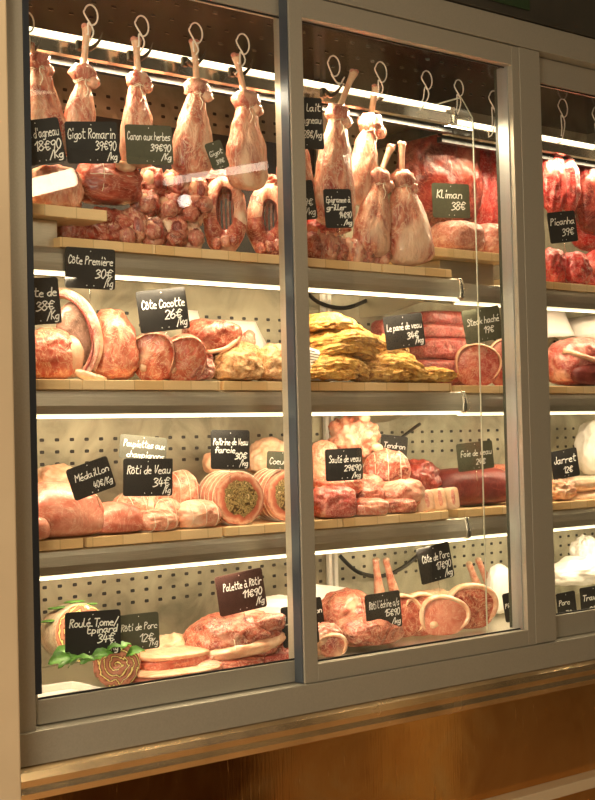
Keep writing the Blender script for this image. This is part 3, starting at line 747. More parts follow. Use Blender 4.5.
leg((402, 143), (402, 180), (413, 266), 55, 27, .140, 'right one of two lamb legs standing upright on the board, the wider one', None, None, 10, group=G2)
for c, to, l, sm, Y in (((427, 80), (418, 100), 'white hook on the canopy light above the big dark beef piece', .9, .155), ((459, 88), (456, 108), 'white hook at the right end of the canopy light', .8, .155), ((494, 100), (492, 128), 'white hook seen at the right edge of the second pane', .9, .22),
                 ((563, 108), (562, 135), 'white hook above the hanging red beef beyond the frame post', .9, .22), ((597, 116), (596, 142), 'white hook cut by the right edge of the picture', .9, .22)):
    hook_at(c, Y, to, l, sm, False)
# hanging beef
lump('beef_joint', 'big dark red beef joint hanging behind the standing lamb legs', 'beef joint', (402, 118, 482, 226), .38, BEEF, r=.55, disp=.22, freq=1.8, p=2.6, ground=False)
lump('beef_strip', 'long dark red hanging beef strip at the right edge of the second pane', 'beef strip', (468, 140, 500, 240), .40, BEEFR, r=.6, disp=.22, freq=1.8, p=2.6, ground=False)
lump('beef_strip', 'bright red hanging beef piece with a dark gap, just right of the frame post', 'beef strip', (541, 152, 566, 214), .26, BEEFR, r=.7, disp=.25, freq=1.8, p=2.4, ground=False)
lump('beef_strip', 'bright red hanging beef piece, narrow, above the blurred price card', 'beef strip', (561, 158, 580, 212), .245, BEEFR, r=.7, disp=.25, freq=1.8, p=2.4, ground=False)
lump('beef_joint', 'dark red hanging beef joint cut off by the right edge of the picture', 'beef joint', (577, 156, 612, 236), .28, BEEF, r=.6, disp=.2, freq=1.8, p=2.4, ground=False)
GB = 'bright red beef pieces beyond the frame post'
for bx, Y, l in (((538, 246, 566, 279), .22, 'bright red beef piece on the board below the blurred price card'), ((562, 250, 590, 280), .20, 'bright red beef piece in front of the heap beyond the post'),
              ((584, 246, 616, 280), .23, 'bright red beef piece cut by the right picture edge, lowest of the heap')):
    lump('beef_piece', l, 'beef', bx, Y, BEEFR, z=Z1 - .003, group=GB, disp=.2, p=2.4)
lump('beef_piece', 'large smooth red beef round at the right edge, behind the blurred card', 'beef', (572, 214, 612, 252), .32, BEEFR, r=.6, disp=.12, group=GB, ground=False)
# ------------------------------------------------------------------ upper shelf
lump('lamb_shoulder', 'pale lamb shoulder on the raised board at the far left', 'lamb shoulder', (26, 164, 82, 206), .165, LAMB, z=zr, r=.7, disp=.18, p=2.5, freq=2.4)
t, a, b, h = lump_t('rolled_roast', 'roast_meat', 'dark red rolled roast tied with twine behind the raised board', 'roast', (77, 156, 141, 205), .17, ROASTRED, r=.7, disp=.14, freq=1.6, p=2.4)
v, f = blob_geo(a * .34, b * .2, h * .22, 2.2, .2, 2, 3, 3, ground=False); meshobj('fat_cap', [q + Vector((a * .18, -b * .90, h * .62)) for q in v], f, SKIN, t)
twine(t, [ring_around(a, b, h, 'z', .05, .001, out=1.03), ring_around(a, b, h, 'x', -.55, .001, out=1.05)])
lump('lamb_chunk', 'red lamb chunk lying under the dark rolled roast', 'lamb chunk', (82, 206, 134, 244), .175, PORKD, z=Z1, r=.8, disp=.18, p=2.4)
lump('lamb_chunk', 'darker lamb chunk half hidden behind the raised board end', 'lamb chunk', (56, 208, 92, 242), .21, LAMBRED, z=Z1, r=.8, disp=.18)
GN = 'small lamb pieces heaped on the upper shelf'
nois = [((118, 210, 148, 246), .15, 'lamb noisette at the lower left of the heap'), ((140, 218, 166, 247), .14, 'lamb noisette with a pale rim at the front of the heap'), ((160, 214, 188, 249), .14, 'lamb noisette in the middle front of the heap'),
        ((181, 222, 203, 251), .14, 'lamb piece at the lower right of the heap, beside the carcass'), ((132, 190, 160, 220), .165, 'lamb noisette in the second layer, under the pale muscle'),
        ((156, 194, 184, 224), .16, 'lamb noisette in the second layer, middle'), ((178, 196, 206, 226), .16, 'lamb piece in the second layer nearest the carcass'),
        ((138, 168, 166, 196), .175, 'topmost lamb noisette on the left of the heap'), ((162, 170, 190, 199), .175, 'topmost lamb noisette in the middle, below the small tilted card'), ((186, 178, 208, 204), .175, 'topmost lamb noisette near the carcass')]
for i, (bx, Y, l) in enumerate(nois):
    t, a, b, h = lump_t('lamb_noisette', 'noisette_meat', l, 'lamb piece', bx, Y, (LAMB, LAMBRED, PORKD)[i % 3], r=.8, rz=FACE + .25 * math.sin(i * 2.1), group=GN, disp=.34, p=2.3, freq=2, dents=((0.1, -1, .15, .55, .16),), ground=False)
    for q in range(2):
        v, f = blob_geo(a * .42, b * .34, h * .55, 2.2, .3, 2.6, i * 3 + q, 3, ground=False)
        meshobj('lean_eye', [w_ + Vector((a * (.32 * (-1) ** q + .05), -b * .72, h * (.22 + .1 * q))) for w_ in v], f, DARKRED if q == 0 else SKIN, t)
for i, (x, y) in enumerate(((128, 236), (147, 205), (170, 209), (191, 214), (153, 232), (176, 238), (196, 238), (205, 205))):
    lump('lamb_trimming', 'small round end of lamb %s' % ('under the dark roast', 'between the upper noisettes', 'in the middle of the heap', 'below the reflected bulb', 'in front of the heap', 'at the board edge', 'at the foot of the carcass', 'against the carcass')[i], 'lamb piece',
         (x - 8, y - 8, x + 8, y + 8), .118, LAMBRED if i % 2 else LAMB2, r=.8, disp=.3, group='lamb trimmings among the noisettes', ground=False)
# open lamb carcass: hollow saddle with ribs inside
def carcass(bx, Y, label, seed, wd=.5):
    loc, a, b, h = fit(*bx, Y, .9, FACE, Z1)
    t = thing('lamb_saddle', label, 'lamb saddle', loc, FACE, 'open lamb saddles')
    nth, ny = 36, 12; V = []; Fc = []; FM = []
    def ringp(th, k, j):
        y = -b * .8 + 1.8 * b * j / (ny - 1); w = 1 - .25 * max(0, (j / (ny - 1) - .4))
        x_, z_ = math.sin(th) * a * k * w, h * .5 + math.cos(th) * h * .5 * k * w
        n_ = fbm((x_, y, z_), 22, seed) * .006
        return Vector((x_ + n_, y + .012 * math.cos(th * 2), max(.001, z_ + n_)))
    for j in range(ny):
        for i in range(nth): V.append(ringp(2 * math.pi * i / nth, 1.0, j))
    off = len(V)
    for j in range(ny):
        for i in range(nth):
            th = 2 * math.pi * i / nth; k = wd + .10 * math.cos(th * 1 + .5) + .02 * math.cos(2 * math.pi * j / 3)
            q = ringp(th, k, j); q.x = q.x * .8 + a * .12; q.z += h * .05; V.append(q)
    for j in range(ny - 1):
        for i in range(nth):
            i2 = (i + 1) % nth
            Fc.append((j * nth + i, j * nth + i2, (j + 1) * nth + i2, (j + 1) * nth + i)); FM.append(0)
            Fc.append((off + j * nth + i2, off + j * nth + i, off + (j + 1) * nth + i, off + (j + 1) * nth + i2)); FM.append(1)
    for i in range(nth):
        i2 = (i + 1) % nth; Fc.append((i2, i, off + i, off + i2)); FM.append(2 if 10 < i < 27 else 0)
        Fc.append(((ny - 1) * nth + i, (ny - 1) * nth + i2, off + (ny - 1) * nth + i2, off + (ny - 1) * nth + i)); FM.append(0)
    meshobj('saddle_meat', V, Fc, None, t, True, [LAMB, DARKRED, PORKD], FM)
    for k in range(4):
        x = a * (-.28 + .20 * k + .10); tube('rib', spline([(x, b * .25, h * .80), (x - a * .05, b * .5, h * .6), (x, b * .25, h * .28)], 4), .0032, BONER, t, 7)
    for k in range(3):
        v, f = blob_geo(a * .22, b * .2, h * .16, 2.2, .35, 2.6, seed + k, 3, ground=False)
        meshobj('loin_eye', [w_ + Vector((a * (-.35 + .38 * k), -b * .82, h * (.06 + .02 * k))) for w_ in v], f, PORKD, t)
    return t
carcass((203, 178, 247, 252), .185, 'large open lamb saddle with dark hollow ribs, beside the heap of noisettes', 3, .52)
carcass((247, 186, 290, 256), .20, 'smaller open lamb saddle next to the middle door frame', 8, .42)
for i, (x0, x1, yt, yb) in enumerate(((175, 205, 174, 186), (200, 232, 171, 184), (228, 262, 172, 188), (255, 287, 176, 192))):
    lump('rib_strip', 'jagged red strip of lamb ribs on top, %s' % ('nearest the olive card', 'under the tilted small card', 'over the open saddle', 'beside the middle frame')[i], 'lamb ribs', (x0, yt, x1, yb), .235, LAMBRED, r=.5, disp=.45, freq=3, group='lamb rib strips', ground=False)
# strip of rib chops on the right
GR = 'lamb rib chops in a flat strip'
for i in range(9):
    x = 312 + i * 8.6
    t, a, b, h = lump_t('rib_chop', 'chop_meat', 'lamb rib chop in the flat strip, %s' % ('against the middle frame', 'second from the middle frame', 'third from the middle frame', 'below the epigramme card', 'in the middle of the strip', 'just right of the strip middle', 'fourth from the right end', 'near the standing legs', 'beside the left standing leg')[i], 'lamb chop',
        (x - 9, 229 + i * 1.6, x + 10, 262 + i * .9), .155 + .008 * math.sin(i * 2), LAMB if i % 3 else LAMBRED, z=Z1, r=1.2, rz=.35, group=GR, disp=.3, freq=2.6, p=2.3)
    v, f = blob_geo(a * .7, b * .3, h * .35, 2.2, .4, 2.6, i, 3, ground=False); meshobj('lean_eye', [w_ + Vector((0, -b * .82, h * .25)) for w_ in v], f, LAMBRED, t)
    tube('rib_bone', [Vector((a * .4, -b * .6, h * .85)), Vector((a * .9, -b * .4, h * .98))], .0032, BONE, t, 7)
lump('beef_trimming', 'dark red meat behind the strip of lamb chops', 'beef', (306, 216, 350, 236), .22, BEEF, r=.6, disp=.25, ground=False)
# pale minced slabs on the raised board
lump('minced_patty', 'flat pale pink minced patty at the left of the raised board', 'minced patty', (433, 219, 482, 248), .215, MINCEP, z=zr2, r=.8, disp=.07, p=3.0)
lump('minced_patty', 'flat pale pink minced patty at the right of the raised board', 'minced patty', (473, 221, 512, 250), .235, MINCEP, z=zr2, r=.8, disp=.07, p=3.0)

# ================================================================== price cards, upper row
price_tag([(14, 122), (61, 117), (63, 161), (17, 168)], .050, [("Ris d'agneau", .20, .60, .24), ('18€90', .38, .30, .24), ('/Kg', .66, .10, .20)], 'black price card at the far left reading Ris d\'agneau', pin='none')
price_tag([(66, 121), (118, 122), (118, 163), (67, 164)], .052, [('Gigot Romarin', .04, .60, .26), ('39€90', .55, .32, .24), ('/kg', .76, .08, .20)], 'black price card reading Gigot Romarin in front of the second lamb leg', pin='none')
price_tag([(123, 124), (170, 126), (175, 165), (129, 164)], .054, [('Canon aux herbes', .04, .62, .22), ('39€90', .52, .34, .20), ('/Kg', .74, .12, .18)], 'olive tinted price card reading Canon aux herbes in front of the third lamb leg', SLATEG, pin='none')
price_tag([(205, 142), (220, 138), (230, 168), (213, 174)], .060, [('Gigot', .08, .52, .2), ('39€', .3, .2, .18)], 'small olive card tilted between the fourth and fifth lamb legs', SLATEG, pin='none', hscale=.8)
price_tag([(282, 96), (322, 98), (324, 150), (283, 148)], .052, [('Gigot lait', .10, .74, .16), ('agneau', .48, .50, .16), ('28€/kg', .5, .22, .16)], 'tall black price card just right of the middle door frame, up by the hanging legs', pin='none', hscale=.8)
price_tag([(282, 182), (312, 180), (318, 219), (286, 222)], .052, [('Cotes', .1, .62, .2), ('29€', .5, .36, .2), ('/kg', .62, .12, .2)], 'black price card corner beside the middle frame above the rib chops', pin='none', hscale=.8)
price_tag([(324, 190), (352, 188), (352, 229), (325, 227)], .052, [('Epigramme à', .08, .66, .16), ('griller', .08, .46, .16), ('14€90', .5, .26, .17), ('/kg', .66, .08, .14)], 'black price card reading Epigramme à griller above the rib chops', pin='down', zfloor=Z1)
price_tag([(432, 183), (469, 184), (470, 219), (433, 217)], .205, [('Kliman', .12, .58, .26), ('38€', .5, .24, .26)], 'blurred olive price card in front of the big dark beef joint', SLATEG, pin='down', zfloor=zr2 + .03)
price_tag([(549, 212), (575, 211), (577, 241), (549, 244)], .185, [('Picanha', .08, .58, .24), ('39€', .45, .22, .26)], 'blurred black price card in front of the red beef beyond the frame post', pin='down', zfloor=Z1 + .03)
# ================================================================== middle shelf
t, a, b, h = lump_t('veal_joint', 'joint_meat', 'round pink veal joint at the left end of the middle shelf', 'veal joint', (22, 324, 79, 381), .175, VEALR, z=Z2, r=.75, disp=.10, p=2.3)
v, f = blob_geo(a * .42, b * .42, h * .72, 2.2, .22, 2, 2, 3, ground=False); meshobj('fat_edge', [q + Vector((a * .60, -b * .50, h * .06)) for q in v], f, SKIN, t)
loc, a, b, h = fit(86, 302, 137, 382, .185, 1.1, 0, Z2)
t = thing('veal_rib_rack', 'large veal rib joint with a big curved rib bone and grey inner membrane', 'veal rib joint', loc)
blob('rack_meat', a, b, h, VEALR, t, disp=.12, p=2.4, seed=4, freq=2.2, taper=-.16)
def off(px, py, Y): return P(px, py, Y) - loc
pts = spline([off(*q, y_) for q, y_ in (((50, 294), .19), ((66, 293), .165), ((82, 304), .15), ((92, 322), .14), ((96, 342), .135), ((93, 358), .13), ((86, 372), .13))], 5)
n = len(pts); tube('rib_bone', pts, [(.0062 + .0012 * math.sin(i * .9), .010) for i in range(n)], BONER, t, 10)
pts2 = [q + Vector((-.011, -.004, -.006)) for q in pts]; tube('red_edge', pts2, .0035, DARKRED, t, 7)
c = off(77, 336, .172); v, f = blob_geo(.052, .02, .145, 2.3, .12, 2, 9, 4, ground=False); meshobj('rib_membrane', [q + c - Vector((0, 0, .0675)) for q in v], f, MEMB, t)
pts = spline([off(*q, .125) for q in ((76, 372), (92, 378), (106, 380))], 4); tube('fat_fold', pts, [.006, .009, .011, .012, .012, .011, .010, .008, .005], SKIN, t, 9)
pts3 = spline([q + Vector((.020, .01, .004)) for q in pts2[::4]], 4); tube('second_rib', pts3, [(.010, .012)] * len(pts3), SKIN, t, 9)
def chop(name, bx, Y, label, z=None, rz=FACE, lean=0., mat=VEALR, rim=SKIN, thick=.22, group=None, rimw=.10, bone=True, arc=(40, 330), seed=None, cat='chop', disp=.08, roll=0., eye=None):
    """thick slice standing or lying, with a strip of fat round its edge"""
    SEED[0] += 1; sd = seed or SEED[0]
    loc, a, b, h = fit(*bx, Y, thick, rz, z)
    t = thing(name, label, cat, loc, 0, group, (lean, roll, rz))
    blob('slice_meat', a, b, h, mat, t, disp=disp, p=2.2, seed=sd, sub=4, flat=.1)
    pts = []; rad = []
    for k in range(34):
        th = math.radians(arc[0] + (arc[1] - arc[0]) * k / 33) + math.pi
        w = 1 + .05 * math.sin(th * 3 + sd)
        pts.append((math.sin(th) * a * .97 * w, -b * .12, h * .5 + math.cos(th) * h * .49 * w)); e = min(1, k / 4, (33 - k) / 4)
        rad.append((max(.001, a * rimw * e), max(.001, b * 1.05 * e)))
    zz = min(p[2] for p in pts); pts = [(p[0], p[1], max(p[2], rimw * a * .5)) for p in pts]
    tube('fat_rim', pts, rad, rim, t, 9)
    if eye:
        v, f = blob_geo(a * .42, b * .5, h * .42, 2.2, .1, 2, sd + 2, 3, ground=False); meshobj('lean_eye', [q + Vector((a * eye[0], -b * .75, h * eye[1])) for q in v], f, eye[2], t)
    if bone:
        v, f = blob_geo(a * .20, b * .8, h * .20, 2.1, .2, 2, sd, 3, ground=False); meshobj('chop_bone', [q + Vector((-a * .45, -b * .45, h * .20)) for q in v], f, BONE, t)
    return t
GC = 'thick veal chops on the middle shelf'
chop('veal_chop', (132, 330, 176, 382), .150, 'thick veal chop leaning beside the big rib joint', Z2, FACE, .25, group=GC, thick=.34, rimw=.05, disp=.28, rim=LAMB)
chop('veal_chop', (158, 334, 206, 382), .135, 'thick veal chop with a pale bone in front of the overhanging chop', Z2, FACE + .2, .3, group=GC, thick=.34, rimw=.045, disp=.28, rim=LAMB)
lump('veal_trimming', 'small ragged pale veal end at the foot of the chops', 'veal piece', (180, 358, 214, 383), .13, LAMB2, z=Z2, disp=.32, p=2.2)
lump('veal_trimming', 'red veal chunk filling the gap behind the two thick chops', 'veal piece', (160, 340, 214, 383), .20, LAMBRED, z=Z2, disp=.25, p=2.2)
t, a, b, h = lump_t('veal_cutlet', 'cutlet_meat', 'reddish veal cutlet overhanging the chop pile, pointing at the browned cutlets', 'veal cutlet', (186, 320, 240, 358), .19, PORKD, r=.8, disp=.12, p=2.5, taper=.25, freq=1.6, ground=False)
tube('fat_rim', spline([(-a * .7, -b * .8, h * .1), (0, -b * 1.0, h * .22), (a * .7, -b * .7, h * .55), (a * .98, -b * .2, h * .8)], 5), .0055, SKIN, t, 8)
GT = 'browned breaded cutlets'
for bx, Y, rz, l, sd in (((213, 346, 262, 384), .14, -.2, 'browned cutlet with striped crust, right of the veal chops', 3), ((252, 342, 300, 384), .145, -.3, 'browned cutlet beside the middle door frame', 5), ((222, 340, 262, 366), .20, .2, 'browned cutlet lying behind the two front ones', 7)):
    lump('browned_cutlet', l, 'cutlet', bx, Y, CRUMBB, z=Z2 if Y < .2 else None, rz=rz, group=GT, disp=.14, freq=3, p=2.5, taper=-.25)
for bx, l in (((232, 333, 246, 352), 'small pink meat end standing behind the browned cutlets, left one'), ((243, 330, 256, 350), 'small pink meat end standing behind the browned cutlets, right one')):
    lump('meat_end', l, 'meat', bx, .25, VEAL, disp=.15, ground=False)
def sheet(c4, Y, label, mat=PLAS, lean=.02, name='paper_sheet', cat='paper', th=.0012, wave=.003):
    """slightly curved sheet standing at depth Y between four pixel corners"""
    q = [P(*p, Y) for p in c4]; o = q[3].copy(); nx, nz = 8, 5; V = []
    for s_ in (0, 1):
        for j in range(nz + 1):
            for i in range(nx + 1):
                u, w = i / nx, j / nz; p = (q[3] * (1 - u) + q[2] * u) * (1 - w) + (q[0] * (1 - u) + q[1] * u) * w - o
                V.append(p + Vector((0, lean * w + wave * math.sin(u * 5 + w * 3) + s_ * th, 0)))
    m = (nx + 1) * (nz + 1); Fc = []
    for j in range(nz):
        for i in range(nx):
            k = j * (nx + 1) + i; Fc.append((k, k + 1, k + nx + 2, k + nx + 1)); Fc.append((m + k + 1, m + k, m + k + nx + 1, m + k + nx + 2))
    bd = [i for i in range(nx + 1)] + [j * (nx + 1) + nx for j in range(1, nz + 1)] + [nz * (nx + 1) + i for i in range(nx - 1, -1, -1)] + [j * (nx + 1) for j in range(nz - 1, 0, -1)]
    for i in range(len(bd)):
        a_, b_ = bd[i], bd[(i + 1) % len(bd)]; Fc.append((b_, a_, a_ + m, b_ + m))
    ob = meshobj(name, V, Fc, mat); ob.location = o; tag(ob, label, cat); return ob
sheet([(186, 309), (203, 310), (207, 345), (190, 345)], .30, 'narrow white paper behind the overhanging veal cutlet')
sheet([(212, 319), (261, 321), (270, 352), (218, 352)], .31, 'wide white plastic sheet behind the browned cutlets')
GY = 'yellow breaded escalopes in a pile'
esc = [((292, 367, 356, 384), .14, 'at the very bottom left of the pile'), ((350, 366, 408, 384), .16, 'at the bottom, under the price card pin'), ((396, 368, 454, 384), .15, 'lowest at the right end, tapering to a point'),
       ((296, 353, 366, 369), .15, 'second layer from the bottom on the left'), ((356, 350, 424, 369), .17, 'second layer behind the card pin'), ((300, 340, 374, 356), .165, 'middle layer with a ragged right edge'),
       ((296, 327, 380, 343), .175, 'third from the top, widest of all'), ((298, 314, 362, 330), .18, 'topmost and smoothest of the pile'), ((356, 336, 408, 353), .20, 'tucked behind the price card')]
for i, (bx, Y, l) in enumerate(esc):
    lump('breaded_escalope', 'yellow breaded escalope, ' + l, 'breaded escalope', bx, Y, CRUMB, z=Z2 + .006 if i < 3 else None, r=.8, rz=-.2 + .15 * math.sin(i * 3), group=GY, disp=.42, freq=4.0, p=2.8, droop=.55 if i > 2 else .12, rot=(.12 * math.sin(i * 2.2) * (i > 2), (.10 * math.cos(i * 1.7) + .04) * (i > 2), -.2 + .15 * math.sin(i * 3)), ground=False)
def printed(label, c4, Y):
    ob = sheet(c4, Y, label, lean=.012, name='printed_note', cat='note', wave=.0005)
    q = [P(*p, Y) for p in c4]; o = ob.location; parts = []
    for k in range(9):
        w = .9 - k * .09; a_ = q[3] * (1 - w) + q[0] * w - o; b_ = q[2] * (1 - w) + q[1] * w - o
        s_ = a_ + (b_ - a_) * .12; e_ = a_ + (b_ - a_) * (.88 if k % 3 else .6); d = Vector((0, .012 * w - .0012, 0)); hh = Vector((0, 0, .0011))
        parts.append(([s_ + d - hh, e_ + d - hh, e_ + d + hh, s_ + d + hh], [(0, 1, 2, 3)]))
    meshobj('printed_lines', *merge(parts), SLATEGR, ob, False)
printed('white printed note leaning on the escalopes by the middle frame', [(309, 346), (322, 350), (336, 380), (311, 381)], .112)
GM = 'minced beef blocks behind the escalopes'
for bx, Y, l in (((374, 320, 402, 346), .36, 'dark minced block left of and behind the escalope price card'), ((398, 360, 470, 384), .33, 'lowest minced beef block behind the end of the escalopes'), ((404, 338, 472, 362), .33, 'minced beef block in the middle of the stack'),
                 ((402, 325, 468, 341), .33, 'minced beef block second from the top'), ((410, 312, 466, 327), .33, 'top minced beef block, paler and smooth')):
    lump('minced_block', l, 'minced beef', bx, Y, MINCE, z=Z2 if bx[3] == 384 else None, r=.7, group=GM, disp=.06, p=4.5, ground=False)
chop('marbled_slice', (455, 343, 500, 384), .19, 'round marbled slice of meat standing at the right end of the middle shelf', Z2 - .003, FACE, .12, MARBLE, SKIN, .3, None, .05, False, cat='meat slice')
chop('marbled_slice', (488, 338, 520, 384), .24, 'darker marbled slice half hidden by the right door stile', Z2 - .003, FACE, .1, BEEF, SKIN, .3, None, .06, False, cat='meat slice')
t, a, b, h = lump_t('beef_cut', 'top_meat', 'red beef cut with a thick white fat seam beyond the frame post', 'beef cut', (546, 336, 610, 388), .22, MARBLE, z=Z2 - .003, r=.6, disp=.12, p=2.5)
tube('fat_seam', spline([(-a * .9, -b * .5, h * .68), (-a * .4, -b * .98, h * .55), (a * .3, -b * 1.02, h * .40), (a * .9, -b * .6, h * .2)], 5), .008, SKIN, t, 8)
v, f = blob_geo(a * .8, b * .4, h * .42, 2.4, .1, 2, 5, 4, ground=False); meshobj('lower_lean', [q + Vector((0, -b * .78, h * .02)) for q in v], f, LIVER, t)
sheet([(536, 306), (570, 310), (574, 336), (538, 338)], .30, 'white paper standing behind the seamed beef cut')
lump('wrapped_parcel', 'bright white wrapped parcel above the seamed beef at the right edge', 'parcel', (560, 316, 625, 343), .36, PLAS, r=.6, disp=.12, p=2.6, rot=(0, -.1, 0), ground=False)

# ================================================================== lower shelf
lump('pork_loin', 'large smooth pale pork loin with a slanting end, under the Médaillon card', 'pork loin', (10, 476, 102, 540), .175, PORK, z=Z3, r=.7, disp=.05, p=2.7, taper=-.22, freq=1.2)
lump('pork_loin', 'small end of pork loin at the far left edge of the lower shelf', 'pork loin', (14, 514, 50, 540), .115, PORK, z=Z3, r=.6, disp=.05, p=2.5, freq=1.2)
lump('pork_loin', 'medium wedge of pork loin just right of the largest one', 'pork loin', (86, 499, 143, 537), .150, PORK, z=Z3, r=.7, disp=.06, p=2.5, taper=-.2, freq=1.2)
lump('fat_slab', 'pale fatty meat slab lying behind the pork loin', 'meat', (34, 465, 80, 500), .33, SKIN, r=.6, disp=.15, ground=False)
def tied(bx, Y, label, z=None, rz=0., group='tied paupiettes on the lower shelf', mat=TIED, sd=None, nr=3, r=.8, ax='x'):
    t, a, b, h = lump_t('tied_roast', 'roast_meat', label, 'tied roast', bx, Y, mat, z=z, r=r, rz=rz, group=group, disp=.13, freq=2.6, p=2.3)
    rg = [ring_around(a, b, h, ax, -.55 + 1.1 * k / max(1, nr - 1), .0009, out=1.05) for k in range(nr)] + [ring_around(a, b, h, 'y' if ax == 'x' else 'x', .0, .0009, out=1.05)]
    twine(t, rg); return t
tied((112, 488, 160, 524), .20, 'tied pale roast lying behind the pork wedge', Z3)
tied((140, 466, 178, 504), .27, 'tied pale roast at the back, under the Rôti de Veau card', Z3 + .02)
tied((164, 466, 200, 506), .255, 'tied roast at the back left of the rolled joints', Z3 + .015)
tied((132, 508, 178, 535), .135, 'tied paupiette at the front, split by a string', Z3, .1)
tied((152, 496, 182, 528), .165, 'small tied paupiette between its two front neighbours', Z3, .2)
tied((172, 498, 221, 533), .145, 'plump tied paupiette at the right end of its board', Z3, -.1)
def rolljoint(fc, rx, ry, Y, L, label, ang, body=TIED, face=STUFF, group=None, rings=4, name='rolled_joint', zbase=None, pitch=0., sc=1.):
    """rolled joint lying on the shelf: its cut end looks out of the case"""
    o = P(fc[0], fc[1], Y); s = F / proj(o)[2]; R = ry / s
    if zbase is not None: o.z = zbase + R * 1.01
    t = thing(name, label, 'rolled joint', o, 0, group, (pitch, 0, ang))
    sp = [(0, 0, 0, R * .96, R * .96), (0, .006, 0, R * 1.0, R * 1.0), (0, L * .3, 0, R * 1.02, R * 1.02), (0, L * .6, 0, R, R), (0, L * .85, 0, R * .9, R * .9), (0, L * .97, 0, R * .6, R * .6), (0, L, 0, R * .2, R * .2)]
    loft('joint_body', sp, body, t, seg=40, disp=.0022, freq=30, seed=int(fc[0]))
    # domed cut face
    V = [Vector((0, -.004, 0))]; Fc = []; nr, ns = 8, 40
    for j in range(1, nr + 1):
        for i in range(ns):
            th = 2 * math.pi * i / ns; r = R * .97 * j / nr; q = Vector((math.cos(th) * r, 0, math.sin(th) * r))
            q.y = -.005 * (1 - (j / nr) ** 2) + (fbm(q, 60, 3) * .0018 if j < nr else .0); V.append(q)
    for i in range(ns): Fc.append((0, 1 + i, 1 + (i + 1) % ns))
    for j in range(nr - 1):
        for i in range(ns): a_ = 1 + j * ns + i; b_ = 1 + j * ns + (i + 1) % ns; Fc.append((a_, a_ + ns, b_ + ns, b_))
    meshobj('cut_face', V, Fc, face, t)
    if rings:
        rg = [tube_geo([(math.cos(k * math.pi / 14) * R * 1.035, L * (.08 + .8 * j / rings), math.sin(k * math.pi / 14) * R * 1.035) for k in range(28)], .0011, 6, True) for j in range(rings)]
        twine(t, rg)
    return t, R
rolljoint((240, 497), 26, 26.5, .120, .17, 'herb stuffed rolled joint left of the middle frame, its whole cut end showing', math.radians(-16), rings=5, zbase=Z3, group='herb stuffed rolled joints')
rolljoint((290, 496), 26, 26, .125, .17, 'herb stuffed rolled joint partly hidden behind the middle door frame', math.radians(-16), rings=5, zbase=Z3, group='herb stuffed rolled joints')
lump('fatty_joint', 'pale pink fatty joint at the back, above the rolled joints', 'joint', (247, 438, 292, 476), .34, SKIN, r=.7, disp=.14, taper=-.2, ground=False)
lump('fatty_joint', 'small white fat knob behind the Poitrine card', 'joint', (203, 452, 222, 474), .33, SKIN, r=.7, disp=.14, ground=False)
t, a, b, h = lump_t('shank_piece', 'shank_meat', 'pale knobbly veal shank with three cut bone ends at the back top', 'veal shank', (330, 416, 378, 462), .27, TIED, r=.8, disp=.32, freq=2.6, ground=False)
for (ux, uz) in ((.05, .60), (.52, .30), (-.1, .95)):
    v, f = blob_geo(a * .25, b * .2, h * .19, 2.1, .1, 2, 3, 3, ground=False); meshobj('bone_end', [q + Vector((a * ux, -b * .95, h * (uz - .1))) for q in v], f, CHALK if False else BONE, t)
tied((364, 447, 410, 488), .20, 'round brown tied roast beside the black card at the back', None, FACE, 'tied round joints', PORKD, nr=3, r=.9)
lump('veal_piece', 'pale veal piece just right of the middle frame, behind the Sauté card', 'veal piece', (310, 440, 340, 492), .26, TIED, r=.7, disp=.22, ground=False)
lump('dark_joint', 'dark red wet joint between the tied roast and the liver', 'beef', (396, 460, 438, 500), .27, BEEF, r=.8, disp=.2, p=2.6, ground=False)
GS = 'diced veal pieces on the lower shelf'
for bx, Y, m_, l, p_ in (((308, 484, 356, 521), .14, MARBLE, 'veal piece with a striped cut edge at the front left', 3.0), ((348, 497, 388, 519), .13, VEAL, 'veal piece at the front middle of the heap', 2.8), ((378, 497, 416, 517), .14, PORKD, 'darker veal piece at the front right of the heap', 2.8),
                  ((350, 484, 384, 505), .17, PORKD, 'reddish veal piece in the middle of the heap', 2.6), ((372, 478, 424, 506), .175, VEAL, 'long smooth veal piece sloping down to the marrow bones', 2.6), ((316, 474, 362, 497), .19, VEALR, 'veal piece under the Sauté de veau card', 2.6),
                  ((345, 474, 385, 494), .21, VEAL, 'veal piece on top of the heap, below the tied roast', 2.5), ((396, 488, 424, 508), .16, VEALR, 'small veal piece next to the marrow bones', 2.6)):
    lump('diced_veal', l, 'veal piece', bx, Y, m_, z=Z3 if bx[3] > 515 else None, rz=FACE * .6, group=GS, disp=.16, p=p_, freq=1.8, ground=bx[3] > 515)
for i, (x0, x1, yt, l) in enumerate(((417, 436, 488, 'left marrow bone slab, leaning beside the diced veal'), (431, 448, 486, 'middle marrow bone slab of the three standing ones'), (444, 460, 485, 'right marrow bone slab, slanting over the board end'))):
    loc, a, b, h = fit(x0, yt, x1, 515, .125 + .012 * i, .5, FACE, Z3)
    t = thing('marrow_bone', l, 'marrow bone', loc, 0, 'marrow bones', (0, -.18 + .05 * i, FACE))
    blob('bone_slab', a, b, h, BONE, t, disp=.03, p=5, seed=i, sub=4)
    v, f = blob_geo(a * .25, b * .3, h * .7, 3, .1, 2, i, 3, ground=False); meshobj('marrow', [q + Vector((a * .25, -b * .82, h * .15)) for q in v], f, MINCEP, t)
lump('liver', 'big dark liver slab shining on the right end of the lower shelf', 'liver', (424, 464, 512, 513), .28, LIVER, z=Z3 - .003, r=.55, disp=.07, p=3.0, freq=1.3, taper=-.05)
lump('pink_packet', 'small pale pink packet behind the liver by the right door stile', 'packet', (484, 464, 512, 486), .42, TIED, r=.5, disp=.1, ground=False)
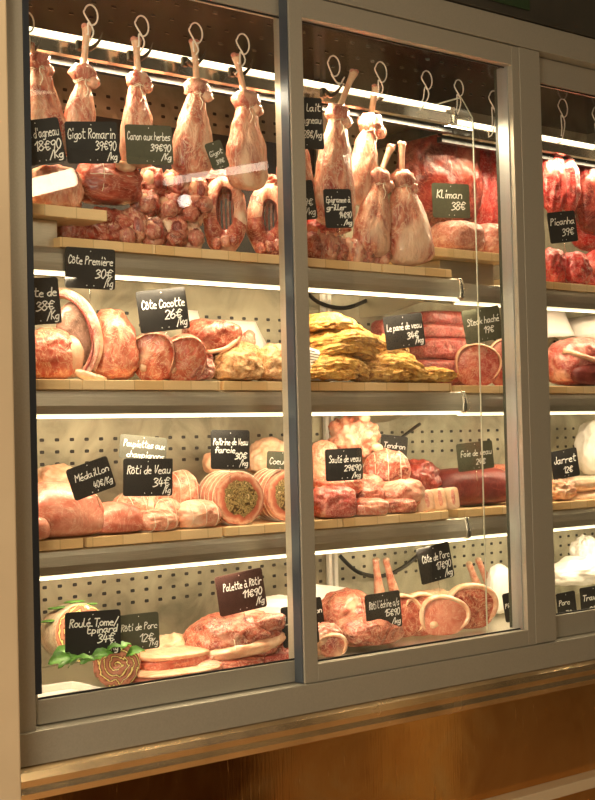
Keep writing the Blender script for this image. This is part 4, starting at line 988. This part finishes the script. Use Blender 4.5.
lump('pork_joint', 'pale knobbly joint on the lower shelf beyond the frame post', 'pork joint', (546, 478, 574, 508), .20, SKIN, z=Z3 - .003, disp=.28)
for bx, l in (((556, 476, 610, 492), 'upper long pale bone beyond the frame post'), ((560, 490, 612, 507), 'lower long pale bone beyond the frame post')):
    lump('long_bone', l, 'bone', bx, .22, BONE, r=.3, disp=.08, p=2.4, group='long pale bones', ground=False)
lump('wrapped_parcel', 'tall white wrapped parcel standing on the lower shelf at the right edge', 'parcel', (572, 420, 612, 476), .36, PLAS, r=.6, disp=.14, p=2.6, rot=(0, .3, 0), ground=False)

# ================================================================== floor of the case
t, R = rolljoint((82, 632), 27, 29, .160, .12, 'ham wrapped roll with spinach at the back left corner of the case floor', math.radians(-8), HAM, SPIRAL, None, 0, zbase=Z4 + .055, pitch=-.1)
for i in range(5):
    th = .5 + i * .55; v, f = blob_geo(.024, .018, .006, 2.2, .6, 3, i, 3, ground=False)
    meshobj('spinach_leaf', [q + Vector((math.cos(th) * R * 1.02, .03 + .01 * (i % 2), math.sin(th) * R * 1.02)) for q in v], f, GREEN, t)
t, R = rolljoint((117, 672), 26, 23.5, .085, .10, 'spiral sliced roll in front of the black Roulé card', math.radians(-30), PORKD, SPIRAL, None, 0, zbase=Z4, pitch=.05)
def leaf(px, py, Y, L, w, yaw, tilt, label):
    o = P(px, py, Y); V = []; Fc = []; n = 10
    for s_ in (0, 1):
        for i in range(n + 1):
            u = i / n; ww = w * math.sin(math.pi * u ** .8) * (1 + .12 * math.sin(i * 2.1)) + .0004
            for j in (-1, -.5, 0, .5, 1):
                V.append(Vector((u * L, j * ww, abs(j) * ww * .45 + .25 * L * math.sin(u * 2.6) + .0015 * math.sin(i * 2 + j * 3) - s_ * .0006)))
    m = (n + 1) * 5
    for i in range(n):
        for j in range(4):
            k = i * 5 + j; Fc.append((k, k + 5, k + 6, k + 1)); Fc.append((m + k, m + k + 1, m + k + 6, m + k + 5))
    ob = meshobj('spinach_leaf', V, Fc, GREEN); ob.location = o; ob.rotation_euler = (tilt, -.15, yaw)
    tag(ob, label, 'leaf', 'spinach leaves round the spiral roll'); return ob
lv = [((48, 664), .10, .05, 'at the far left under the ham roll'), ((58, 668), .09, .055, 'left of the dark green heap'), ((68, 668), .08, .06, 'left of the spiral roll, pointing right'), ((80, 664), .09, .055, 'in the middle of the heap below the black card'),
      ((90, 660), .08, .05, 'overlapping the spiral roll top left'), ((102, 655), .075, .05, 'on top of the spiral roll'), ((116, 653), .08, .045, 'at the crown of the spiral roll'), ((126, 656), .08, .045, 'hanging over the right of the spiral roll'), ((52, 658), .12, .05, 'behind the lowest left leaf'), ((74, 660), .11, .05, 'tucked against the ham roll')]
for i, ((x, y), Y, L, l) in enumerate(lv): leaf(x, y, Y - .025 if i not in (8, 9) else Y - .03, L, L * .26, -.35 + .5 * math.sin(i * 2.4), .35 * math.cos(i * 1.7) + .5, 'green spinach leaf ' + l)
loc = P(34, 698, .07); xw = P(96, 690, .07).x - loc.x
t = thing('white_tray', 'shallow white plastic tray at the front left corner of the case floor', 'tray', (loc.x, .045, Z4 - .005))
boxes('tray_base', [(0, 0, 0, xw, .12, .006)], PLAS, t, .002)
boxes('tray_rim', [(0, 0, .006, xw, .005, .022)], PLAS, t, .002); boxes('tray_rim', [(0, .115, .006, xw, .12, .022)], PLAS, t, .002); boxes('tray_rim', [(xw - .005, .005, .006, xw, .115, .022)], PLAS, t, .002)
def belly(bx, Y, label, z, sd):
    t, a, b, h = lump_t('pork_belly', 'belly_meat', label, 'pork belly', bx, Y, PORK, z=z, r=.7, group='pork belly slabs', disp=.1, p=3, seed=sd)
    v, f = blob_geo(a * 1.02, b * 1.03, h * .42, 3, .08, 2, sd, 4, ground=False); meshobj('rind', [q + Vector((0, 0, h * .62)) for q in v], f, SKIN, t)
belly((126, 667, 216, 692), .110, 'lower slab of pork belly at the front of the case floor', Z4, 2)
belly((134, 650, 206, 670), .14, 'upper slab of pork belly lying across the lower one', None, 3)
lump('pork_piece', 'pinkish white pork piece behind the belly slabs', 'pork', (150, 634, 198, 662), .22, SKIN, r=.7, disp=.2, ground=False)
lump('pork_piece', 'dark pork lump behind the two black cards at the left', 'pork', (96, 632, 140, 664), .20, PORKD, r=.7, disp=.2, ground=False)
loc_b = lump_t('tied_shoulder', 'shoulder_meat', 'large tied pork shoulder with a fat rim under the brown card', 'tied shoulder', (188, 608, 281, 660), .15, LAMBRED, r=.7, disp=.16, freq=2.2, p=2.5)
t, a, b, h = loc_b
v, f = blob_geo(a * 1.06, b * 1.10, h * .42, 2.4, .16, 3.2, 3, 4, ground=False); meshobj('fat_rim', [q + Vector((0, -b * .03, h * (.10 + .10 * q.x / a))) for q in v], f, SKIN, t)
v, f = blob_geo(a * .4, b * .3, h * .34, 2.3, .3, 2.4, 6, 3, ground=False); meshobj('lean_flap', [q + Vector((a * .45, -b * .75, h * .55)) for q in v], f, LAMBRED, t)
twine(t, [ring_around(a, b, h, 'x', k,   .0007, out=1.04, p=2.5) for k in (-.5, -.05, .4, .75)])
for bx, Y, m_, l in (((196, 654, 262, 684), .120, PORKD, 'dark pork slab under the tied shoulder, left part'), ((240, 650, 296, 676), .13, MARBLE, 'streaky pork slab at the right under the tied shoulder'), ((262, 636, 302, 668), .15, PORKD, 'pork chop end beside the middle door frame, under the black card'), ((190, 660, 222, 688), .085, PORK, 'pale pork slice edge in front of the dark slab')):
    lump('pork_slab', l, 'pork slab', bx, Y, m_, z=Z4 if bx[3] > 672 else None, r=.8, group='pork slabs under the tied shoulder', disp=.22, p=2.6, freq=2.4, ground=bx[3] > 672)
rag = [((192, 655, 214, 672), .105, 'at the left foot of the tied shoulder'), ((212, 664, 234, 682), .095, 'in front of the tied shoulder, second from its left'), ((230, 658, 252, 676), .10, 'right in front of the tied shoulder'),
       ((250, 662, 272, 678), .095, 'near the middle frame, in the front row'), ((266, 648, 288, 668), .11, 'near the middle frame, in the second row'), ((256, 644, 276, 660), .125, 'under the right end of the tied shoulder'), ((170, 648, 192, 664), .15, 'between the belly slabs and the tied shoulder')]
for i, (bx, Y, l) in enumerate(rag):
    lump('pork_trimming', 'ragged pork trimming ' + l, 'pork', bx, Y, (LAMB2, LAMBRED, SKIN)[i % 3], group='ragged pork trimmings', r=.9, disp=.5, freq=2.6, p=2.3, ground=False)
lump('wrapped_parcel', 'white wrapped parcel behind the tied shoulder by the middle frame', 'parcel', (252, 596, 300, 622), .30, PLAS, r=.5, disp=.1, p=2.6, ground=False)
# right pane of the floor
lump('pork_shoulder', 'marbled dark pork shoulder just right of the middle frame', 'pork shoulder', (322, 590, 374, 632), .25, PORKD, r=.8, disp=.16, p=2.5, ground=False)
lump('pork_shoulder', 'lean pork shoulder under the Rôti échine card', 'pork shoulder', (334, 612, 402, 662), .14, LAMBRED, z=Z4, r=.7, disp=.15, p=2.5)
lump('pork_shoulder', 'small pork piece in the lower left corner behind the right pane', 'pork shoulder', (308, 620, 342, 668), .10, LAMBRED, z=Z4, r=.7, disp=.15, p=2.5)
GP = 'pork chops standing in a row on the case floor'
chop('pork_chop', (378, 596, 424, 650), .17, 'pork chop with a fat rim nearest the Rôti échine card', Z4, FACE + .3, 0, PORKD, SKIN, .2, GP, .09, False, cat='pork chop')
chop('pork_chop', (400, 594, 446, 648), .15, 'pork chop behind the large pink one', Z4, FACE + .3, 0, PORKD, SKIN, .2, GP, .09, False, cat='pork chop')
chop('pork_chop', (420, 596, 468, 646), .115, 'large pink pork chop at the front with a broad fat rim', Z4, FACE + .2, 0, PORK, SKIN, .18, GP, .10, True, cat='pork chop')
chop('pork_chop', (448, 584, 496, 642), .145, 'last pork chop to the right with a dark red eye and wide rim', Z4, FACE + .2, 0, PORKD, SKIN, .18, GP, .12, False, cat='pork chop')
chop('ham_slice', (318, 634, 347, 664), .065, 'small ham slice with a white rim in the lower left corner of the right pane', Z4, FACE, 0, PORKD, SKIN, .3, None, .14, False, cat='ham slice')
lump('pale_joint', 'white fatty joint behind the row of pork chops', 'joint', (398, 590, 460, 622), .30, SKIN, r=.6, disp=.15, ground=False)
sheet([(316, 584), (352, 588), (356, 606), (318, 606)], .32, 'white paper edge behind the marbled pork shoulder')
def trotter(p0, p1, Y, label):
    o = P(*p0, Y); B = P(*p1, Y) - o
    t = thing('pork_trotter', label, 'trotter', o, 0, 'pork trotters')
    sp = [(0, 0, 0, .004, .004), (B.x * .06, 0, B.z * .06, .009, .008), (B.x * .3, 0, B.z * .3, .0095, .009), (B.x * .7, 0, B.z * .7, .013, .012), (B.x, 0, B.z, .016, .015)]
    loft('foot', sp, TIED, t, seg=16, disp=.0012, freq=50)
    v, f = blob_geo(.0075, .008, .012, 2, .1, 2, 3, 3, ground=False); meshobj('toe', [q + Vector((.003, -.004, -.010)) for q in v], f, BONE, t)
trotter((375, 558), (380, 596), .34, 'left pointed trotter standing up behind the chops')
trotter((385, 558), (396, 598), .33, 'right pointed trotter standing up behind the chops')
trotter((468, 562), (480, 592), .36, 'left pale trotter in the right bay, near the door stile')
trotter((477, 558), (492, 590), .35, 'right pale trotter in the right bay, near the door stile')
lump('wrapped_parcel', 'white wrapped parcel on the case floor in the right bay', 'parcel', (488, 560, 512, 626), .30, PLAS, r=.6, disp=.15, p=2.6, z=Z4)
lump('wrapped_parcel', 'large crumpled white parcel on the case floor at the right edge', 'parcel', (548, 556, 620, 604), .26, PLAS, r=.5, disp=.25, p=2.4, z=Z4 + .06)
lump('wrapped_parcel', 'upright crumpled white parcel end at the right picture edge', 'parcel', (572, 536, 600, 576), .33, PLAS, r=.6, disp=.3, p=2.4, ground=False)

# ================================================================== price cards, three lower rows
price_tag([(10, 279), (58, 277), (61, 323), (12, 327)], .085, [('Côte de', .28, .60, .20), ('38€', .5, .30, .22), ('/Kg', .70, .10, .20)], 'black card at the left edge of the middle shelf reading te de', pin='none')
price_tag([(65, 247), (115, 249), (115, 291), (66, 287)], .080, [('Côte Première', .06, .60, .22), ('30€', .60, .28, .24), ('/Kg', .78, .08, .22)], 'black card reading Côte Première over the big rib joint')
price_tag([(138, 292), (187, 286), (188, 329), (139, 333)], .110, [('Côte Cocotte', .08, .56, .22), ('26€', .52, .28, .24), ('/kg', .74, .10, .22)], 'black card reading Côte Cocotte above the veal chops')
price_tag([(386, 317), (424, 312), (423, 346), (384, 350)], .115, [('Le pané de veau', .06, .56, .22), ('34€', .55, .26, .22), ('/kg', .74, .10, .2)], 'black card reading Le pané de veau in the yellow escalopes', zfloor=Z2 + .02)
price_tag([(465, 311), (502, 305), (500, 339), (463, 344)], .132, [('Steak haché', .10, .54, .22), ('19€', .5, .24, .22)], 'olive grey blurred card above the round marbled slice', SLATEG, zfloor=Z2 + .02)
price_tag([(57, 468), (103, 453), (120, 489), (84, 503)], .088, [('Médaillon', .14, .54, .24), ('40€/Kg', .50, .18, .22)], 'black tilted card reading Médaillon over the pork loin', zfloor=Z3 + .04)
price_tag([(119, 434), (165, 438), (168, 462), (121, 458)], .135, [('Paupiettes aux', .08, .52, .30), ('champignons', .16, .10, .28)], 'pale grey card reading Paupiettes aux champignons', SLATEGR, zfloor=Z3 + .03, hscale=1.4)
price_tag([(119, 458), (168, 459), (177, 495), (128, 497)], .105, [('Rôti de Veau', .08, .60, .24), ('34€', .60, .26, .26), ('/Kg', .80, .08, .2)], 'black card reading Rôti de Veau over the tied roasts', zfloor=Z3 + .03)
price_tag([(208, 430), (247, 430), (252, 469), (214, 469)], .105, [('Poitrine de Veau', .06, .62, .18), ('farcie', .10, .42, .17), ('30€', .62, .26, .18), ('/kg', .74, .08, .18)], 'black card reading Poitrine de Veau farcie above the stuffed joint', zfloor=Z3 + .1)
price_tag([(266, 451), (297, 452), (298, 470), (268, 469)], .13, [('Coeur de', .08, .3, .40)], 'small olive card just left of the middle frame, above the second stuffed joint', SLATEG, pin='none', hscale=1.3)
price_tag([(320, 449), (359, 448), (366, 479), (331, 482)], .115, [('Sauté de veau', .10, .58, .24), ('29€90', .50, .30, .20), ('/kg', .70, .08, .18)], 'black card reading Sauté de veau above the diced veal', zfloor=Z3 + .05)
price_tag([(380, 434), (407, 437), (407, 462), (381, 460)], .30, [('Tendron', .1, .5, .24)], 'black card standing at the back behind the round tied roast', pin='none')
price_tag([(455, 444), (491, 440), (495, 468), (460, 472)], .134, [('Foie de veau', .10, .52, .24), ('24€', .5, .2, .22)], 'blurred olive card above the dark liver', SLATEG, zfloor=Z3 + .06)
price_tag([(551, 452), (576, 447), (580, 476), (553, 480)], .185, [('Jarret', .10, .54, .28), ('12€', .4, .18, .24)], 'black card with white writing beyond the frame post on the lower shelf', zfloor=Z3 + .06)
price_tag([(63, 613), (116, 609), (125, 653), (68, 657)], .055, [('Roulé Tome/', .08, .66, .20), ('Epinard', .40, .50, .18), ('34€', .58, .28, .22), ('/Kg', .76, .08, .2)], 'black card reading Roulé Tome Epinard above the spiral roll', zfloor=Z4 + .03)
price_tag([(116, 615), (155, 612), (163, 647), (122, 653)], .075, [('Rôti de Porc', .06, .56, .20), ('12€', .50, .22, .24), ('/Kg', .74, .10, .2)], 'black card reading Rôti de Porc, half behind the Roulé card', SLATEG, zfloor=Z4 + .03)
price_tag([(213, 577), (259, 567), (270, 607), (222, 617)], .095, [('Palette à Rôtir', .14, .60, .20), ('11€90', .52, .34, .20), ('/Kg', .78, .12, .18)], 'brown card reading Palette à Rôtir stuck in the tied shoulder', SLATEBR, zfloor=Z4 + .10)
price_tag([(280, 608), (316, 602), (320, 643), (284, 648)], .080, [('Longe', .08, .56, .22), ('14€', .5, .2, .2)], 'black card partly hidden by the middle door frame at the bottom', pin='none')
price_tag([(300, 600), (320, 597), (327, 634), (304, 640)], .120, [('Jambon', .05, .6, .16), ('9€/kg', .3, .2, .16)], 'black card corner just right of the middle frame at the bottom', pin='none')
price_tag([(365, 595), (399, 590), (403, 626), (367, 632)], .085, [("Rôti l'échine a/s", .10, .60, .22), ('15€90', .52, .34, .20), ('/kg', .70, .10, .18)], 'black card reading Rôti l\'échine over the lean pork shoulder', zfloor=Z4 + .05)
price_tag([(415, 549), (448, 541), (455, 577), (423, 585)], .085, [('Côte de Porc', .12, .58, .22), ('17€90', .50, .30, .22), ('/kg', .72, .08, .2)], 'black card reading Côte de Porc above the row of pork chops', zfloor=Z4 + .1)
price_tag([(503, 594), (516, 591), (518, 620), (505, 623)], .12, [('Pied', .1, .5, .16)], 'narrow black card beside the right door stile at the bottom', pin='none')
price_tag([(557, 594), (575, 590), (577, 620), (558, 623)], .10, [('Porc', .1, .58, .2), ('7€', .4, .2, .2)], 'left black card of the two below the white parcel beyond the post', zfloor=Z4 + .01)
price_tag([(580, 588), (606, 584), (608, 616), (582, 620)], .10, [('Travers', .08, .58, .2), ('9€', .3, .2, .2)], 'right black card of the two below the white parcel, at the picture edge', zfloor=Z4 + .01)
